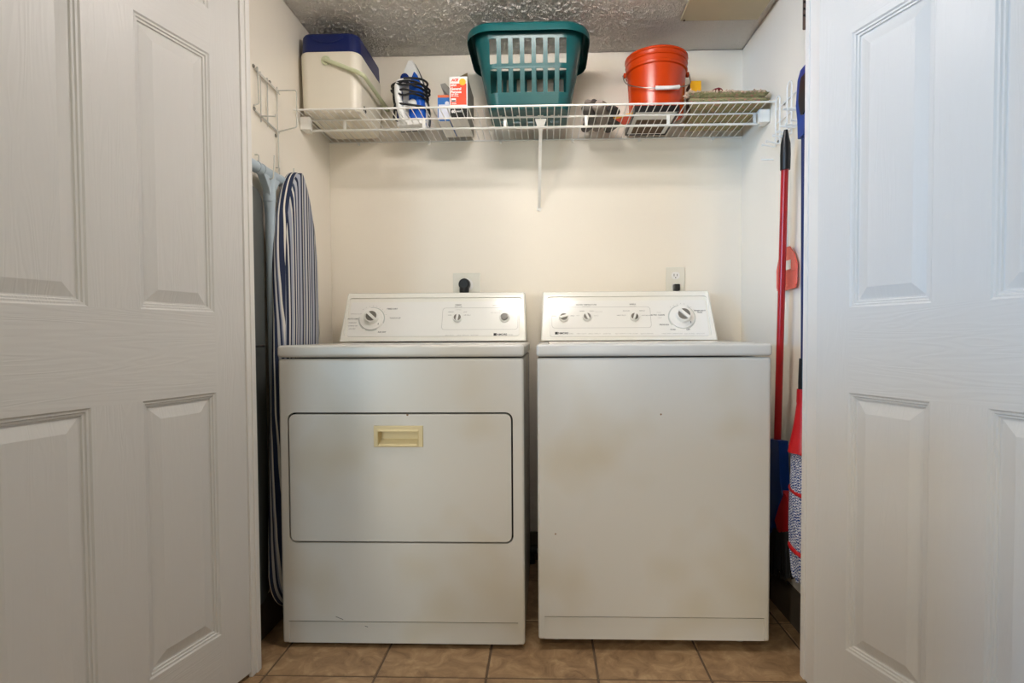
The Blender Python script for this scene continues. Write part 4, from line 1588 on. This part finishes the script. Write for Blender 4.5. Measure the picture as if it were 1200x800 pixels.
# ------------------------------------------------------------------ right wall: rack, broom, mop, swatter
rr_ = thing('wire_rack', 'bright white wire rack with rounded loops on the right wall above the broom', 'rack', (W - .006, -0.47, 1.65))
XW = W - .006
for z in (1.708, 1.660, 1.605):
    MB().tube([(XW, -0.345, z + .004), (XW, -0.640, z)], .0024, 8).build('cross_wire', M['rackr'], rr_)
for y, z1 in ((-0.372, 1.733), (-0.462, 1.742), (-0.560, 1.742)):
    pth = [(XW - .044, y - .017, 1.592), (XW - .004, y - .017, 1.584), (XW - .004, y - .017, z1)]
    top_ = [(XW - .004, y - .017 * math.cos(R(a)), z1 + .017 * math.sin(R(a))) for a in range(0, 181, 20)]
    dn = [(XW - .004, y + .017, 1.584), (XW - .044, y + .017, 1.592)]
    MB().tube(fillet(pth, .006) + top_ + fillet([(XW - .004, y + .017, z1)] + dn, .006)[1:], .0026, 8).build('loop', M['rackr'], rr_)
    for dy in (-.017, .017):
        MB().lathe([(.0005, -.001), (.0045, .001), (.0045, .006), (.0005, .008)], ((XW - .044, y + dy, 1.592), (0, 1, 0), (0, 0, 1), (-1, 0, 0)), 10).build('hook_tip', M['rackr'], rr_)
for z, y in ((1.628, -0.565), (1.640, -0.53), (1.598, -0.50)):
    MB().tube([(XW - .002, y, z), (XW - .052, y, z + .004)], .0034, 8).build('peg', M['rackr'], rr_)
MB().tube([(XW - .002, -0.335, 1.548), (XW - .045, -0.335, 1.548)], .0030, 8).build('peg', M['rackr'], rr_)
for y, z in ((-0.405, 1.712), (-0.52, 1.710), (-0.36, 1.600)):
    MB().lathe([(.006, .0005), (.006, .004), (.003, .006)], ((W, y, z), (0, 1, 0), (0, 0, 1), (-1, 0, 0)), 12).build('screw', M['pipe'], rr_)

# broom
br = thing('broom', 'broom with a red pole, black grip and blue head hanging beside the washer', 'broom', (1.655, -0.5, 0.2))
MB().tube([(1.650, -0.5280, 1.46), (1.657, -0.4700, 0.56)], .0112, 16).build('pole', M['redpole'], br)
MB().tube([(1.6495, -0.5320, 1.455), (1.6492, -0.5335, 1.500), (1.6490, -0.5350, 1.535), (1.6488, -0.5360, 1.553), (1.6487, -0.5365, 1.568), (1.6486, -0.5370, 1.577)],
          [.0150, .0158, .0145, .0105, .0075, .0060], 18).build('grip', M['black'], br)
hd_ = MB()
BX = ((0, 0, 0), (0, 1, 0), (0, 0, 1), (1, 0, 0))
hd_.prism([(-.516, .598), (-.430, .590), (-.425, .46), (-.355, .33), (-.33, .235), (-.415, .232), (-.465, .300), (-.512, .385), (-.545, .430), (-.528, .468)], BX, 1.642, 1.674, .004)
hd_.build('head', M['blueplastic'], br)
MB().prism([(-.535, .445), (-.490, .430), (-.470, .335), (-.505, .296), (-.600, .335), (-.575, .430)], BX, 1.646, 1.670, .003).build('clamp', M['redplastic'], br)
bz_ = MB()
for k in range(150):
    u = random.random()
    p0 = Vector((1.648 + .02 * random.random(), -.365 - .225 * u, .262 + .075 * u * u + .02))
    p1 = p0 + Vector((random.uniform(-.008, .004), (-.02 + .00 * u) + random.uniform(-.015, .015) - .02 * (u - .5), -.125 - .035 * random.random()))
    bz_.tube([p0, (p0 + p1) / 2 + Vector((0, -.003, 0)), p1], [.0040, .0036, .0022], 4)
bo_ = bz_.build('bristles', M['bristle'], br)
bo_['kind'] = 'stuff'

# twist mop
mo = thing('twist_mop', 'twist mop with a blue pole and blue white yarn behind the right door', 'mop', (1.637, -0.69, 0.24))
MB().tube([(1.636, -0.690, 1.52), (1.636, -0.700, 0.83)], .0088, 14).build('pole', M['bluepole'], mo)
hh_ = MB()
oy = [(-.676, 1.50), (-.672, 1.555), (-.662, 1.60), (-.672, 1.668), (-.690, 1.690), (-.735, 1.694), (-.752, 1.67), (-.752, 1.56), (-.735, 1.53), (-.708, 1.50)]
iy = [(-.700, 1.560), (-.690, 1.585), (-.686, 1.605), (-.694, 1.652), (-.702, 1.664), (-.725, 1.666), (-.734, 1.655), (-.734, 1.575), (-.728, 1.562), (-.715, 1.556)]
hh_.prism(oy, BX, 1.622, 1.650, .003)
hang = hh_.build('hanger', M['blueplastic'], mo)
MB().prism(iy, BX, 1.619, 1.653, .001).build('inset', M['black'], hang)
MB().tube([(1.636, -0.698, 0.870), (1.636, -0.699, 0.80), (1.636, -0.700, 0.775)], [.0125, .0150, .0150], 14).build('collar', M['black'], mo)
MB().tube([(1.636, -0.700, 0.782), (1.636, -0.700, 0.745), (1.636, -0.700, 0.74), (1.636, -0.702, 0.68), (1.636, -0.704, 0.60)], [.0185, .0195, .0185, .0270, .0430], 18).build('sleeve', M['redplastic'], mo)
ym = MB()
for k in range(30):
    a = 2 * math.pi * k / 30
    pts = []
    for i in range(11):
        t = i / 10
        z = .632 - .40 * t + .018 * math.sin(k * 2.3) * t
        rad = (.055 + .010 * math.sin(math.pi * t) + .004 * math.sin(5 * a)) * (1 - .18 * t ** 3) if t > .05 else .038
        aa = a + t * 1.1
        pts.append((1.650 + rad * .55 * math.cos(aa), -0.702 + rad * math.sin(aa) + .012 * t, z))
    ym.tube(smooth_path(pts, 2), [.0076] * 20 + [.005], 6)
yo_ = ym.build('yarn', M['yarn'], mo)
yo_['kind'] = 'stuff'
for z in (.605, .485, .315):
    ring = [(1.650 + .040 * math.cos(2 * math.pi * i / 24), -0.700 + .0690 * math.sin(2 * math.pi * i / 24), z + .006 * math.sin(2 * math.pi * i / 24)) for i in range(24)]
    MB().tube(ring, .0060, 8, closed=True).build('band', M['redplastic'], mo)

# fly swatter
fs_ = thing('fly_swatter', 'orange red fly swatter with a white wire handle on the right wall', 'fly swatter', (1.69, -.46, 1.09))
hp_ = MB()
hp_.tube(smooth_path([(1.686, -0.452, 1.225), (1.686, -0.440, 1.40), (1.686, -0.436, 1.56), (1.686, -0.444, 1.574), (1.686, -0.452, 1.56), (1.686, -0.462, 1.40), (1.686, -0.466, 1.225)], 4), .0022, 7)
hp_.build('handle', M['rackr'], fs_)
hdm = MB()
yc_, zc_ = -0.458, 1.148
oy = [(-.430, 1.226), (-.482, 1.222), (-.515, 1.195), (-.535, 1.160), (-.532, 1.100), (-.520, 1.088), (-.400, 1.084), (-.385, 1.096), (-.383, 1.155), (-.400, 1.195)]
for i in range(len(oy)):
    a, b_ = oy[i], oy[(i + 1) % len(oy)]
    hdm.tube([(1.688, a[0], a[1]), (1.688, b_[0], b_[1])], .0022, 6)
hdm.build('rim', M['swatter'], fs_)
pan = MB()
pan.prism([(-.430, 1.224), (-.482, 1.220), (-.513, 1.195), (-.530, 1.165), (-.530, 1.142), (-.386, 1.142), (-.386, 1.155), (-.402, 1.193)], BX, 1.6872, 1.6890)
for k in range(14):
    z = 1.088 + k * .0042
    pan.box(1.6872, 1.6888, -.530, -.386, z, z + .0024)
for k in range(26):
    y = -.528 + k * .0056
    pan.box(1.6870, 1.6890, y, y + .0030, 1.087, 1.144)
pan.build('mesh_blade', M['swatter'], fs_)
MB().box(1.6858, 1.6870, -0.492, -0.455, 1.150, 1.180).build('sticker', M['paper'], fs_)

# bronze latch plate high on the right wall
lt_ = MB().box(W - .010, W - .0005, -0.588, -0.548, 1.876, 2.030, .003)
for k in range(6):
    lt_.box(-.5, .5, -.5, .5, -.5, .5, 0, 1, X=Matrix.Translation((W - .0102, -0.568, 1.910 + k * .02)) @ Matrix.Rotation(R(35), 4, 'X') @ Matrix.Diagonal((.001, .026, .006, 1)))
tag(lt_.build('slotted_plate', [M['umber'], M['dark']], org=(W, -.568, 1.95)), 'slim brown slotted metal plate high on the right wall', 'metal plate')

for o in bpy.data.objects:
    if '_org' in o:
        del o['_org']
